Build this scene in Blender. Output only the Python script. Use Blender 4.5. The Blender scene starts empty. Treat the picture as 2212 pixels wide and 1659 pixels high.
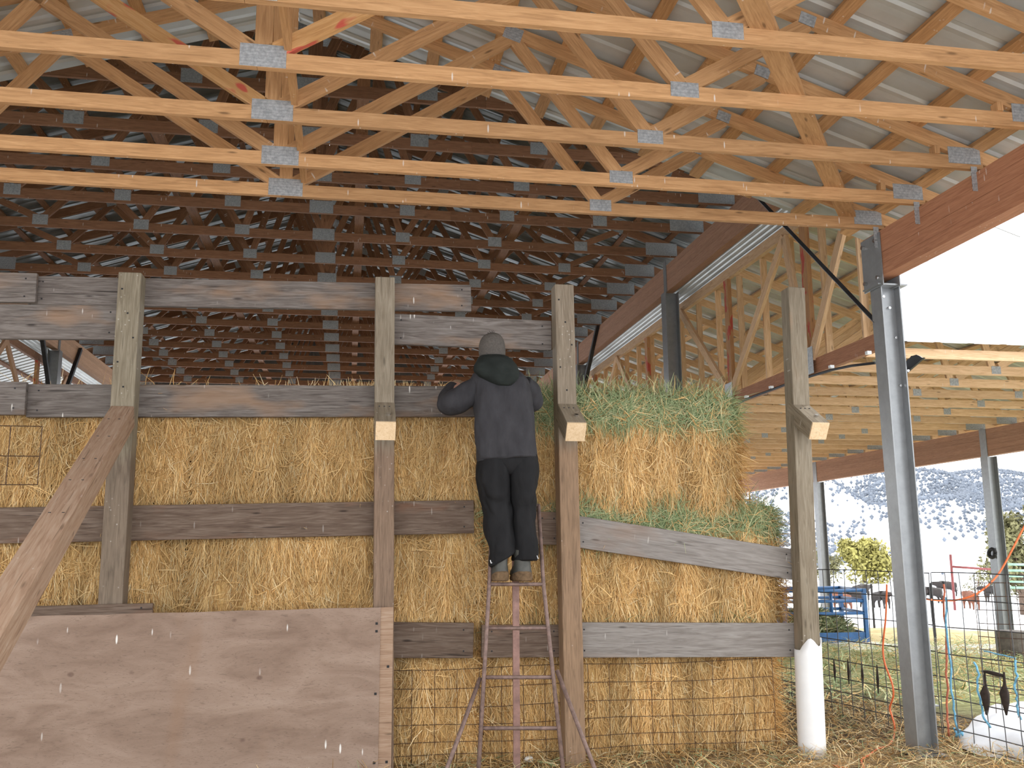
import bpy, bmesh, math, random
import numpy as np
from mathutils import Vector, Matrix

rng = np.random.default_rng(7)
random.seed(7)
SC = bpy.context.scene
COL = SC.collection

# ------------------------------------------------------------------ camera
CAM_H = 1.47
FPX = 2004.0
PITCH, YAW, ROLL = math.radians(10.2), math.radians(9.94), math.radians(-0.436)
FW = Vector((math.sin(YAW) * math.cos(PITCH), math.cos(YAW) * math.cos(PITCH), math.sin(PITCH)))
RT = Vector((math.cos(YAW), -math.sin(YAW), 0))
UP = RT.cross(FW)
RT, UP = RT * math.cos(ROLL) + UP * math.sin(ROLL), -RT * math.sin(ROLL) + UP * math.cos(ROLL)
CAM = Vector((0, 0, CAM_H))
cam_data = bpy.data.cameras.new('camera')
cam_data.sensor_width = 36.0
cam_data.lens = 36.0 * FPX / 2212.0
cam_data.clip_end = 6000
cam = bpy.data.objects.new('camera', cam_data)
COL.objects.link(cam)
M3 = Matrix((RT, UP, -FW)).transposed()
cam.matrix_world = Matrix.Translation(CAM) @ M3.to_4x4()
SC.camera = cam

# ------------------------------------------------------------------ world, sun, exposure
world = bpy.data.worlds.new('sky')
SC.world = world
world.use_nodes = True
bg = world.node_tree.nodes['Background']
bg.inputs['Color'].default_value = (0.96, 0.98, 1.0, 1)
bg.inputs['Strength'].default_value = 1.9
sun_data = bpy.data.lights.new('sun', 'SUN')
sun_data.energy = 1.2
sun_data.angle = math.radians(9)
sun_data.color = (1.0, 0.95, 0.86)
sun = bpy.data.objects.new('sun', sun_data)
COL.objects.link(sun)
SUN_AZ, SUN_EL = math.radians(62), math.radians(44)     # azimuth from +Y towards +X (ahead and to the right)
sdir = Vector((math.sin(SUN_AZ) * math.cos(SUN_EL), math.cos(SUN_AZ) * math.cos(SUN_EL), math.sin(SUN_EL)))
sun.rotation_euler = sdir.to_track_quat('Z', 'Y').to_euler()
sun.location = (20, 20, 30)
SC.view_settings.view_transform = 'Standard'
SC.view_settings.look = 'None'
SC.view_settings.gamma = 1.0
SC.view_settings.use_curve_mapping = False
SC.view_settings.exposure = 0.80

# ------------------------------------------------------------------ helpers
def ray(x, y):
    return RT * ((x - 1106) / FPX) - UP * ((y - 829.5) / FPX) + FW
def atY(x, y, Y):
    d = ray(x, y); return CAM + d * (Y / d.y)
def atX(x, y, X):
    d = ray(x, y); return CAM + d * (X / d.x)
def atZ(x, y, Z):
    d = ray(x, y); return CAM + d * ((Z - CAM_H) / d.z)

WM = {}
def place(o, wm, parent=None):
    WM[o.name] = wm.copy()
    if parent is not None:
        o.parent = parent
        o.matrix_basis = WM[parent.name].inverted() @ wm
    else:
        o.matrix_basis = wm
    return o
def mk(name, mesh, wm=None, parent=None, mat=None):
    o = bpy.data.objects.new(name, mesh)
    COL.objects.link(o)
    if mat is not None and mesh is not None and len(mesh.materials) == 0:
        mesh.materials.append(mat)
    place(o, wm if wm is not None else Matrix.Identity(4), parent)
    return o
def tag(o, label=None, cat=None, group=None, kind=None):
    if label: o['label'] = label
    if cat: o['category'] = cat
    if group: o['group'] = group
    if kind: o['kind'] = kind
    return o
def empty(name, loc, label=None, cat=None, group=None, kind=None):
    o = bpy.data.objects.new(name, None)
    o.empty_display_size = 0.1
    COL.objects.link(o)
    place(o, Matrix.Translation(Vector(loc)))
    return tag(o, label, cat, group, kind)
def mesh_py(name, verts, faces, smooth=False):
    me = bpy.data.meshes.new(name)
    me.from_pydata([tuple(v) for v in verts], [], [tuple(f) for f in faces])
    if smooth:
        me.polygons.foreach_set('use_smooth', [True] * len(me.polygons))
    me.update()
    return me
def mesh_np(name, V, F):
    """V (n,3), F (m,k) numpy -> mesh"""
    me = bpy.data.meshes.new(name)
    m, k = F.shape
    me.vertices.add(len(V)); me.vertices.foreach_set('co', V.astype(np.float32).ravel())
    me.loops.add(m * k); me.loops.foreach_set('vertex_index', F.astype(np.int32).ravel())
    me.polygons.add(m)
    me.polygons.foreach_set('loop_start', np.arange(0, m * k, k, dtype=np.int32))
    me.update(calc_edges=True)
    return me
def frame(d, up=(0, 0, 1)):
    x = Vector(d).normalized(); u = Vector(up)
    if abs(x.dot(u)) > 0.98: u = Vector((0, 1, 0))
    y = u.cross(x).normalized(); z = x.cross(y)
    return Matrix((x, y, z)).transposed()
BOXC = {}
def box_mesh(name, L, t, w, bevel=0.0, mat=None):
    key = (name, round(L, 4), round(t, 4), round(w, 4), bevel, mat.name if mat else '')
    if key in BOXC: return BOXC[key]
    bm = bmesh.new()
    bmesh.ops.create_cube(bm, size=1.0)
    bmesh.ops.scale(bm, vec=(L, t, w), verts=bm.verts)
    if bevel > 0:
        bmesh.ops.bevel(bm, geom=bm.edges[:], offset=bevel, segments=1, affect='EDGES')
    me = bpy.data.meshes.new(name); bm.to_mesh(me); bm.free()
    if mat: me.materials.append(mat)
    BOXC[key] = me
    return me
def board(name, p0, p1, w, t, mat, parent=None, up=(0, 0, 1), bevel=0.0):
    """box from p0 to p1; w along 'up', t across"""
    p0, p1 = Vector(p0), Vector(p1)
    d = p1 - p0
    me = box_mesh(name, d.length, t, w, bevel, mat)
    wm = Matrix.Translation((p0 + p1) / 2) @ frame(d, up).to_4x4()
    return mk(name, me, wm, parent)
def blk(name, c, sx, sy, sz, mat, parent=None, bevel=0.0, rz=0.0):
    me = box_mesh(name, sx, sy, sz, bevel, mat)
    return mk(name, me, Matrix.Translation(Vector(c)) @ Matrix.Rotation(rz, 4, 'Z'), parent)
def tube_geo(pts, r, n=6, closed_ends=True, flat=1.0):
    pts = [Vector(p) for p in pts]; V = []; F = []
    m = len(pts)
    rr = r if isinstance(r, (list, tuple)) else [r] * m
    prev = None
    for i, p in enumerate(pts):
        d = (pts[min(i + 1, m - 1)] - pts[max(i - 1, 0)])
        d = d.normalized() if d.length > 1e-9 else Vector((0, 0, 1))
        if prev is None:
            a = Vector((0, 0, 1)) if abs(d.z) < 0.9 else Vector((1, 0, 0))
            u = d.cross(a).normalized()
        else:
            u = (prev - d * prev.dot(d)).normalized()
        prev = u
        v = d.cross(u)
        for k in range(n):
            a = 2 * math.pi * k / n
            V.append(p + u * (math.cos(a) * rr[i]) + v * (math.sin(a) * rr[i] * flat))
    for i in range(m - 1):
        for k in range(n):
            a, b = i * n + k, i * n + (k + 1) % n
            F.append((a, b, b + n, a + n))
    if closed_ends:
        F.append(tuple(range(n))[::-1]); F.append(tuple((m - 1) * n + k for k in range(n)))
    return V, F
def tube(name, pts, r, mat, parent=None, n=6, smooth=True, flat=1.0):
    V, F = tube_geo(pts, r, n, True, flat)
    return mk(name, mesh_py(name, V, F, smooth), None, parent, mat)
def tubes(name, list_of_pts, r, mat, parent=None, n=4, smooth=False):
    V = []; F = []
    for pts in list_of_pts:
        v, f = tube_geo(pts, r, n)
        o = len(V); V += v; F += [tuple(i + o for i in q) for q in f]
    return mk(name, mesh_py(name, V, F, smooth), None, parent, mat)
def copy_tree(o, offset, parent=None, name=None):
    c = o.copy(); COL.objects.link(c)
    if parent is None:
        place(c, Matrix.Translation(Vector(offset)) @ WM[o.name])
    else:
        c.parent = parent
        WM[c.name] = Matrix.Translation(Vector(offset)) @ WM[o.name]
    for ch in o.children:
        copy_tree(ch, offset, c)
    return c
ORD = ['first', 'second', 'third', 'fourth', 'fifth', 'sixth', 'seventh', 'eighth', 'ninth', 'tenth', 'eleventh',
       'twelfth', 'thirteenth', 'fourteenth', 'fifteenth', 'sixteenth', 'seventeenth', 'eighteenth', 'nineteenth',
       'twentieth', 'twenty-first', 'twenty-second', 'twenty-third', 'twenty-fourth', 'twenty-fifth']

# ------------------------------------------------------------------ materials
class NT:
    def __init__(s, name):
        s.m = bpy.data.materials.new(name); s.m.use_nodes = True
        s.t = s.m.node_tree; s.n = s.t.nodes; s.b = s.n['Principled BSDF']
    def new(s, typ, **kw):
        n = s.n.new(typ)
        for k, v in kw.items(): setattr(n, k, v)
        return n
    def link(s, a, b): s.t.links.new(a, b)
    def math(s, op, a, b=None, c=None, clamp=False):
        n = s.new('ShaderNodeMath', operation=op, use_clamp=clamp)
        for i, v in enumerate((a, b, c)):
            if v is None: continue
            if isinstance(v, (int, float)): n.inputs[i].default_value = v
            else: s.link(v, n.inputs[i])
        return n.outputs[0]
    def mix(s, f, a, b):
        n = s.new('ShaderNodeMix', data_type='RGBA')
        for i, v in ((0, f), (6, a), (7, b)):
            if isinstance(v, (int, float)): n.inputs[i].default_value = v
            elif isinstance(v, tuple): n.inputs[i].default_value = (*v, 1)
            else: s.link(v, n.inputs[i])
        return n.outputs[2]
    def ramp(s, f, stops):
        n = s.new('ShaderNodeValToRGB')
        e = n.color_ramp.elements
        while len(e) < len(stops): e.new(0.5)
        for i, (p, c) in enumerate(stops):
            e[i].position = p
            e[i].color = (c, c, c, 1) if isinstance(c, (int, float)) else (*c, 1)
        s.link(f, n.inputs[0]); return n.outputs[0]
    def coord(s, kind='Object', scale=(1, 1, 1), rnd=True, loc=(0, 0, 0)):
        tc = s.new('ShaderNodeTexCoord'); mp = s.new('ShaderNodeMapping')
        mp.inputs['Scale'].default_value = scale
        mp.inputs['Location'].default_value = loc
        s.link(tc.outputs[kind], mp.inputs['Vector'])
        if not rnd: return mp.outputs[0]
        oi = s.new('ShaderNodeObjectInfo'); va = s.new('ShaderNodeVectorMath', operation='ADD')
        mu = s.new('ShaderNodeMath', operation='MULTIPLY'); mu.inputs[1].default_value = 71.0
        s.link(oi.outputs['Random'], mu.inputs[0])
        s.link(mp.outputs[0], va.inputs[0]); s.link(mu.outputs[0], va.inputs[1])
        return va.outputs[0]
    def noise(s, vec, scale, detail=3, rough=0.55, dist=0.0):
        n = s.new('ShaderNodeTexNoise')
        n.inputs['Scale'].default_value = scale; n.inputs['Detail'].default_value = detail
        n.inputs['Roughness'].default_value = rough; n.inputs['Distortion'].default_value = dist
        s.link(vec, n.inputs['Vector']); return n.outputs['Fac']
    def voro(s, vec, scale, out='Distance', rand=1.0):
        n = s.new('ShaderNodeTexVoronoi'); n.inputs['Scale'].default_value = scale
        n.inputs['Randomness'].default_value = rand
        s.link(vec, n.inputs['Vector']); return n.outputs[out]
    def bump(s, h, strength=0.3, dist=0.01):
        n = s.new('ShaderNodeBump'); n.inputs['Strength'].default_value = strength
        n.inputs['Distance'].default_value = dist
        s.link(h, n.inputs['Height']); s.link(n.outputs[0], s.b.inputs['Normal'])
    def done(s, col=None, rough=0.7, metal=0.0, spec=None):
        if col is not None:
            if isinstance(col, tuple): s.b.inputs['Base Color'].default_value = (*col, 1)
            else: s.link(col, s.b.inputs['Base Color'])
        if isinstance(rough, (int, float)): s.b.inputs['Roughness'].default_value = rough
        else: s.link(rough, s.b.inputs['Roughness'])
        s.b.inputs['Metallic'].default_value = metal
        if spec is not None: s.b.inputs['Specular IOR Level'].default_value = spec
        return s.m

def wood(name, c_dark, c_mid, c_light, knots=0.5, drops=0.0, stain=None, rough=0.75, grain=1.0, var=0.35, bump=0.25, red=False, crack=0.0, lower=None):
    s = NT(name)
    v = s.coord(scale=(1.2, 14 * grain, 14 * grain))
    n1 = s.noise(v, 3.0, 5, 0.6, 1.2)
    n2 = s.noise(s.coord(scale=(3.0, 60, 60)), 3.0, 2)
    g = s.math('ADD', s.math('MULTIPLY', n1, 0.72), s.math('MULTIPLY', n2, 0.28))
    col = s.ramp(g, [(0.30, c_dark), (0.50, c_mid), (0.70, c_light)])
    if knots:
        d = s.voro(s.coord(scale=(1.6, 6.5, 6.5)), 1.9)
        k = s.ramp(d, [(0.05, 1.0), (0.13, 0.0)])
        col = s.mix(s.math('MULTIPLY', k, knots), col, tuple(x * 0.32 for x in c_dark))
    if crack:
        cr = s.noise(s.coord(scale=(0.9, 30, 30)), 2.6, 2)
        k = s.ramp(cr, [(0.30, 1.0), (0.36, 0.0)])
        col = s.mix(s.math('MULTIPLY', k, crack), col, tuple(x * 0.3 for x in c_dark))
    if stain:
        st = s.noise(s.coord(scale=(1, 3, 3)), 1.3, 3)
        k = s.ramp(st, [(0.58, 0.0), (0.72, 1.0)])
        col = s.mix(s.math('MULTIPLY', k, 0.5), col, stain)
    if lower:
        tc = s.new('ShaderNodeTexCoord'); sp = s.new('ShaderNodeSeparateXYZ'); s.link(tc.outputs['Object'], sp.inputs[0])
        wv = s.math('ADD', sp.outputs[0], s.math('MULTIPLY', s.math('SUBTRACT', n1, 0.5), 0.25))
        k = s.ramp(s.math('ADD', s.math('MULTIPLY', s.math('SUBTRACT', lower[0], wv), 3.0), 0.5), [(0.3, 0.0), (0.7, 1.0)])
        lowc = s.ramp(g, [(0.30, tuple(x * .55 for x in lower[1])), (0.50, lower[1]), (0.70, tuple(x * 1.35 for x in lower[1]))])
        col = s.mix(s.math('MULTIPLY', k, lower[2]), col, lowc)
    if red:
        rd = s.noise(s.coord(scale=(1, 2.5, 2.5)), 3.5, 2)
        k = s.ramp(rd, [(0.56, 0.0), (0.60, 1.0)])
        col = s.mix(s.math('MULTIPLY', k, 0.8), col, (0.50, 0.05, 0.05))
    oi = s.new('ShaderNodeObjectInfo')
    hv = s.new('ShaderNodeHueSaturation')
    s.link(s.math('ADD', s.math('MULTIPLY', oi.outputs['Random'], var), 1.0 - var / 2), hv.inputs['Value'])
    s.link(col, hv.inputs['Color'])
    col = hv.outputs[0]
    if drops:
        vd = s.coord(scale=(26, 26, 5))
        d = s.voro(vd, 1.0)
        d2 = s.noise(s.coord(scale=(2, 2, 2)), 2.0, 1)
        k = s.math('MULTIPLY', s.ramp(d, [(0.10, 1.0), (0.16, 0.0)]), s.ramp(d2, [(0.52, 0.0), (0.60, 1.0)]))
        col = s.mix(s.math('MULTIPLY', k, drops), col, (0.75, 0.73, 0.68))
    s.bump(g, bump, 0.006)
    return s.done(col, rough, 0, 0.25)

M = {}
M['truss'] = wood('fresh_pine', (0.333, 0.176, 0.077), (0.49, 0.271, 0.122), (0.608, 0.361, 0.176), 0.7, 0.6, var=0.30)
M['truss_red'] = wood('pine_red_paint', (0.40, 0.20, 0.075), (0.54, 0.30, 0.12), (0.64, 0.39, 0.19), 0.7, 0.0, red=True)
M['truss2'] = wood('dark_brown_pine', (0.161, 0.077, 0.041), (0.242, 0.117, 0.062), (0.312, 0.162, 0.087), 0.6, 0.6, var=0.30)  # darker brown pine for the barn behind
M['truss3'] = wood('light_pine', (0.48, 0.295, 0.161), (0.648, 0.424, 0.249), (0.768, 0.552, 0.351), 0.7, 0.3, var=0.30)
M['truss3_red'] = wood('light_pine_red', (0.36, 0.18, 0.08), (0.46, 0.24, 0.11), (0.55, 0.32, 0.16), 0.6, 0.0, red=True)
M['glulam'] = wood('glulam', (0.27, 0.115, 0.061), (0.392, 0.176, 0.095), (0.486, 0.243, 0.135), 0.25, 0.4, var=0.15, grain=1.6)
M['glulam_mid'] = wood('glulam_mid', (0.26, 0.135, 0.082), (0.37, 0.20, 0.125), (0.45, 0.265, 0.17), 0.3, 0.0, var=0.15, grain=1.6)
M['glulam2'] = wood('glulam_light', (0.30, 0.17, 0.10), (0.42, 0.25, 0.15), (0.50, 0.32, 0.20), 0.35, 0.0, var=0.15, grain=1.6)
M['plank'] = wood('weathered_plank', (0.072, 0.058, 0.049), (0.155, 0.133, 0.119), (0.238, 0.216, 0.198), 0.8, 0.8, stain=(0.34, 0.20, 0.11), var=0.30, crack=0.7, bump=0.5)
M['plank_brown'] = wood('brown_plank', (0.072, 0.044, 0.031), (0.14, 0.098, 0.072), (0.212, 0.162, 0.128), 0.8, 0.2, stain=(0.28, 0.12, 0.06), var=0.25, crack=0.8, bump=0.5)
M['post'] = wood('treated_post', (0.144, 0.112, 0.076), (0.23, 0.191, 0.137), (0.31, 0.266, 0.202), 0.5, 0.3, stain=(0.36, 0.23, 0.14), var=0.15, crack=0.4, bump=0.4)
M['post_brown'] = wood('brown_post', (0.156, 0.098, 0.061), (0.242, 0.161, 0.103), (0.32, 0.225, 0.153), 0.5, 0.2, stain=(0.30, 0.24, 0.18), var=0.1, crack=0.5, bump=0.4)
M['post_a'] = wood('treated_post_left', (0.145, 0.118, 0.080), (0.235, 0.200, 0.142), (0.320, 0.280, 0.210), 0.5, 0.3, var=0.05, crack=0.4, bump=0.4, lower=(0.42, (0.17, 0.125, 0.092), 0.8))
M['post_b'] = wood('treated_post_middle', (0.144, 0.115, 0.080), (0.235, 0.195, 0.142), (0.315, 0.270, 0.205), 0.5, 0.3, var=0.05, crack=0.4, bump=0.4, lower=(0.48, (0.205, 0.130, 0.088), 0.8))
M['post_c'] = wood('treated_post_brown', (0.150, 0.118, 0.085), (0.240, 0.195, 0.142), (0.320, 0.265, 0.200), 0.5, 0.3, var=0.05, crack=0.5, bump=0.4, lower=(0.52, (0.26, 0.165, 0.100), 0.9))
M['cut'] = wood('cut_end', (0.62, 0.42, 0.24), (0.74, 0.55, 0.34), (0.82, 0.64, 0.44), 0.3, 0.0, var=0.1)
M['brace'] = wood('brace_timber', (0.224, 0.136, 0.088), (0.336, 0.224, 0.152), (0.416, 0.312, 0.232), 0.5, 0.2, var=0.1, crack=0.5, bump=0.4)
M['greyrail'] = wood('grey_rail', (0.163, 0.141, 0.126), (0.252, 0.229, 0.211), (0.34, 0.318, 0.296), 0.7, 0.4, stain=(0.24, 0.15, 0.10), var=0.15, crack=0.5, bump=0.5)

def ply():
    s = NT('plywood')
    v = s.coord(scale=(1, 1, 3.2))
    n1 = s.noise(v, 2.2, 4, 0.6, 0.8)
    w = s.noise(s.coord(scale=(5, 5, 26)), 2.6, 5, 0.7, 2.6)
    col = s.ramp(n1, [(0.3, (0.22, 0.150, 0.112)), (0.55, (0.30, 0.215, 0.165)), (0.75, (0.35, 0.260, 0.205))])
    k = s.ramp(w, [(0.56, 0.0), (0.62, 1.0)])
    col = s.mix(s.math('MULTIPLY', k, 0.55), col, (0.15, 0.105, 0.080))
    kn = s.ramp(s.voro(s.coord(scale=(1, 1, 1.4)), 3.2), [(0.045, 1.0), (0.08, 0.0)])
    col = s.mix(s.math('MULTIPLY', kn, 0.7), col, (0.14, 0.09, 0.07))
    st = s.ramp(s.noise(s.coord(scale=(2.2, 1, 0.35)), 1.4, 2), [(0.58, 0.0), (0.70, 1.0)])
    col = s.mix(s.math('MULTIPLY', st, 0.5), col, (0.27, 0.165, 0.105))
    d = s.voro(s.coord(scale=(15, 15, 3.2)), 1.0)
    kd = s.math('MULTIPLY', s.ramp(d, [(0.07, 1.0), (0.11, 0.0)]), s.ramp(s.noise(s.coord(), 1.6, 1), [(0.47, 0.0), (0.56, 1.0)]))
    col = s.mix(kd, col, (0.80, 0.78, 0.74))
    s.bump(w, 0.25, 0.004)
    return s.done(col, 0.8, 0, 0.2)
M['ply'] = ply()

def simple(name, col, rough=0.6, metal=0.0, nscale=0, namp=0.25, spec=None, bump=0.0, stretch=(1, 1, 1)):
    s = NT(name)
    if nscale:
        n = s.noise(s.coord(scale=stretch), nscale, 4, 0.6)
        c = s.ramp(n, [(0.3, tuple(x * (1 - namp) for x in col)), (0.7, tuple(min(1, x * (1 + namp)) for x in col))])
        if bump: s.bump(n, bump, 0.01)
        return s.done(c, rough, metal, spec)
    return s.done(col, rough, metal, spec)
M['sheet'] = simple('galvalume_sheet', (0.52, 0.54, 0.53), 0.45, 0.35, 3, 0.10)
M['sheet2'] = simple('galvalume_sheet_dark', (0.20, 0.22, 0.225), 0.33, 0.5, 3, 0.15)  # darker grey sheet for the roof and gables of the barn behind
M['siding'] = simple('white_siding', (0.80, 0.81, 0.82), 0.5, 0.0, 2, 0.04)
M['steel'] = simple('grey_painted_steel', (0.25, 0.26, 0.268), 0.30, 0.3, 14, 0.10)
M['steel_dark'] = simple('dark_steel', (0.030, 0.030, 0.034), 0.55, 0.3, 9, 0.3)
M['bolt'] = simple('zinc_bolt', (0.70, 0.70, 0.70), 0.25, 1.0)
def plate_mat():
    s = NT('nail_plate')
    v = s.coord(scale=(1, 1, 1), rnd=False)
    br = s.new('ShaderNodeTexBrick')
    br.inputs['Scale'].default_value = 40; br.inputs['Mortar Size'].default_value = 0.018
    br.inputs['Brick Width'].default_value = 0.30; br.inputs['Row Height'].default_value = 0.75
    tc = s.new('ShaderNodeTexCoord'); sx = s.new('ShaderNodeSeparateXYZ'); cx = s.new('ShaderNodeCombineXYZ')
    s.link(tc.outputs['Object'], sx.inputs[0]); s.link(sx.outputs[0], cx.inputs[0]); s.link(sx.outputs[2], cx.inputs[1])
    s.link(cx.outputs[0], br.inputs['Vector'])
    sp = s.noise(s.coord(scale=(1, 1, 1)), 55, 3)
    c = s.ramp(sp, [(0.35, (0.34, 0.36, 0.37)), (0.65, (0.52, 0.54, 0.55))])
    col = s.mix(br.outputs['Fac'], c, (0.13, 0.13, 0.13))
    s.bump(br.outputs['Fac'], 0.5, 0.003)
    return s.done(col, 0.5, 0.45)
M['plate'] = plate_mat()
M['rust'] = simple('rusty_pipe', (0.20, 0.135, 0.115), 0.65, 0.3, 30, 0.35)
M['rust_red'] = simple('red_oxide_steel', (0.26, 0.15, 0.125), 0.6, 0.2, 20, 0.25)
M['wire'] = simple('galvanised_wire', (0.10, 0.10, 0.105), 0.5, 0.6, 20, 0.3)
M['wire_rust'] = simple('rusty_wire', (0.10, 0.060, 0.040), 0.6, 0.4, 20, 0.3)
M['pvc'] = simple('white_pvc', (0.80, 0.81, 0.82), 0.35, 0.0, 6, 0.04)
M['blue'] = simple('blue_paint', (0.035, 0.13, 0.33), 0.45, 0.0, 8, 0.2)
M['cord'] = simple('orange_cord', (0.80, 0.17, 0.05), 0.45)
M['twine_blue'] = simple('blue_twine', (0.16, 0.42, 0.62), 0.7, 0, 40, 0.3)
M['twine_red'] = simple('orange_red_twine', (0.55, 0.16, 0.09), 0.8, 0, 40, 0.3)
M['black'] = simple('black_rubber', (0.012, 0.012, 0.013), 0.7)
M['hair_rope'] = simple('dark_frayed_rope', (0.028, 0.018, 0.014), 0.95, 0, 40, 0.4)
M['redpipe'] = simple('red_pipe', (0.22, 0.05, 0.05), 0.6, 0, 10, 0.3)
M['greenpipe'] = simple('green_pipe', (0.25, 0.42, 0.30), 0.5, 0, 10, 0.2)
M['barrel'] = simple('old_barrel', (0.10, 0.085, 0.075), 0.7, 0, 10, 0.4)
M['cow'] = simple('cow_black', (0.022, 0.016, 0.014), 0.75, 0, 3, 0.4)
M['cow_red'] = simple('cow_red', (0.16, 0.055, 0.028), 0.75, 0, 3, 0.3)
M['jacket'] = simple('navy_grey_jacket', (0.038, 0.037, 0.041), 0.85, 0, 7, 0.22, 0.2, 0.8, (2.2, 2.2, 0.9))
M['hood'] = simple('charcoal_hood', (0.020, 0.024, 0.022), 0.95, 0, 9, 0.3, 0.15, 0.8)
M['trouser'] = simple('black_overalls', (0.0125, 0.0125, 0.0135), 0.85, 0, 6, 0.3, 0.2, 0.9, (2, 2, 0.8))
M['hat'] = simple('grey_knit', (0.105, 0.094, 0.084), 0.95, 0, 90, 0.2, 0.1, 0.8)
M['boot'] = simple('rubber_boot', (0.060, 0.060, 0.052), 0.6, 0, 12, 0.35)
M['mud'] = simple('dried_mud', (0.145, 0.095, 0.055), 0.95, 0, 25, 0.4, 0.1, 0.8)
M['glove'] = simple('tan_glove', (0.23, 0.15, 0.09), 0.9, 0, 20, 0.25)
M['skin'] = simple('skin', (0.52, 0.30, 0.22), 0.55)
M['snow'] = simple('snow', (0.84, 0.86, 0.90), 0.65, 0, 5, 0.05, 0.2, 0.5)
M['bark'] = simple('bark', (0.16, 0.11, 0.08), 0.9, 0, 10, 0.4)
M['leaf_y'] = simple('olive_foliage', (0.30, 0.27, 0.075), 0.8, 0, 1.2, 0.45)
M['leaf_d'] = simple('juniper_foliage', (0.16, 0.15, 0.065), 0.8, 0, 1.2, 0.45)
M['egg'] = simple('white_lump', (0.8, 0.79, 0.75), 0.6)

def attr_mat(name, rough=0.75):
    s = NT(name)
    a = s.new('ShaderNodeAttribute'); a.attribute_name = 'tint'
    return s.done(a.outputs['Color'], rough, 0, 0.2)
M['straw'] = attr_mat('straw_blades')

def bale_mat(name, green):
    s = NT(name)
    n1 = s.noise(s.coord(scale=(30, 30, 3.2)), 2.0, 4, 0.65, 0.6)
    n2 = s.noise(s.coord(scale=(6, 6, 1.4)), 1.5, 3)
    col = s.ramp(n1, [(0.30, (0.32, 0.185, 0.065)), (0.50, (0.60, 0.385, 0.15)), (0.72, (0.78, 0.54, 0.24))])
    col = s.mix(s.ramp(n2, [(0.35, 0.45), (0.65, 0.0)]), col, (0.30, 0.165, 0.06))
    if green:
        tc = s.new('ShaderNodeTexCoord'); sp = s.new('ShaderNodeSeparateXYZ')
        s.link(tc.outputs['Object'], sp.inputs[0])
        h = s.math('ADD', sp.outputs[2], s.math('MULTIPLY', s.math('SUBTRACT', n2, 0.5), 0.10))
        k = s.ramp(s.math('SUBTRACT', h, green), [(0.0, 0.0), (0.03, 1.0)])
        gcol = s.ramp(n1, [(0.3, (0.10, 0.15, 0.06)), (0.6, (0.22, 0.29, 0.13)), (0.8, (0.34, 0.40, 0.20))])
        col = s.mix(k, col, gcol)
    s.bump(n1, 0.9, 0.02)
    return s.done(col, 0.9, 0, 0.1)

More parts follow.
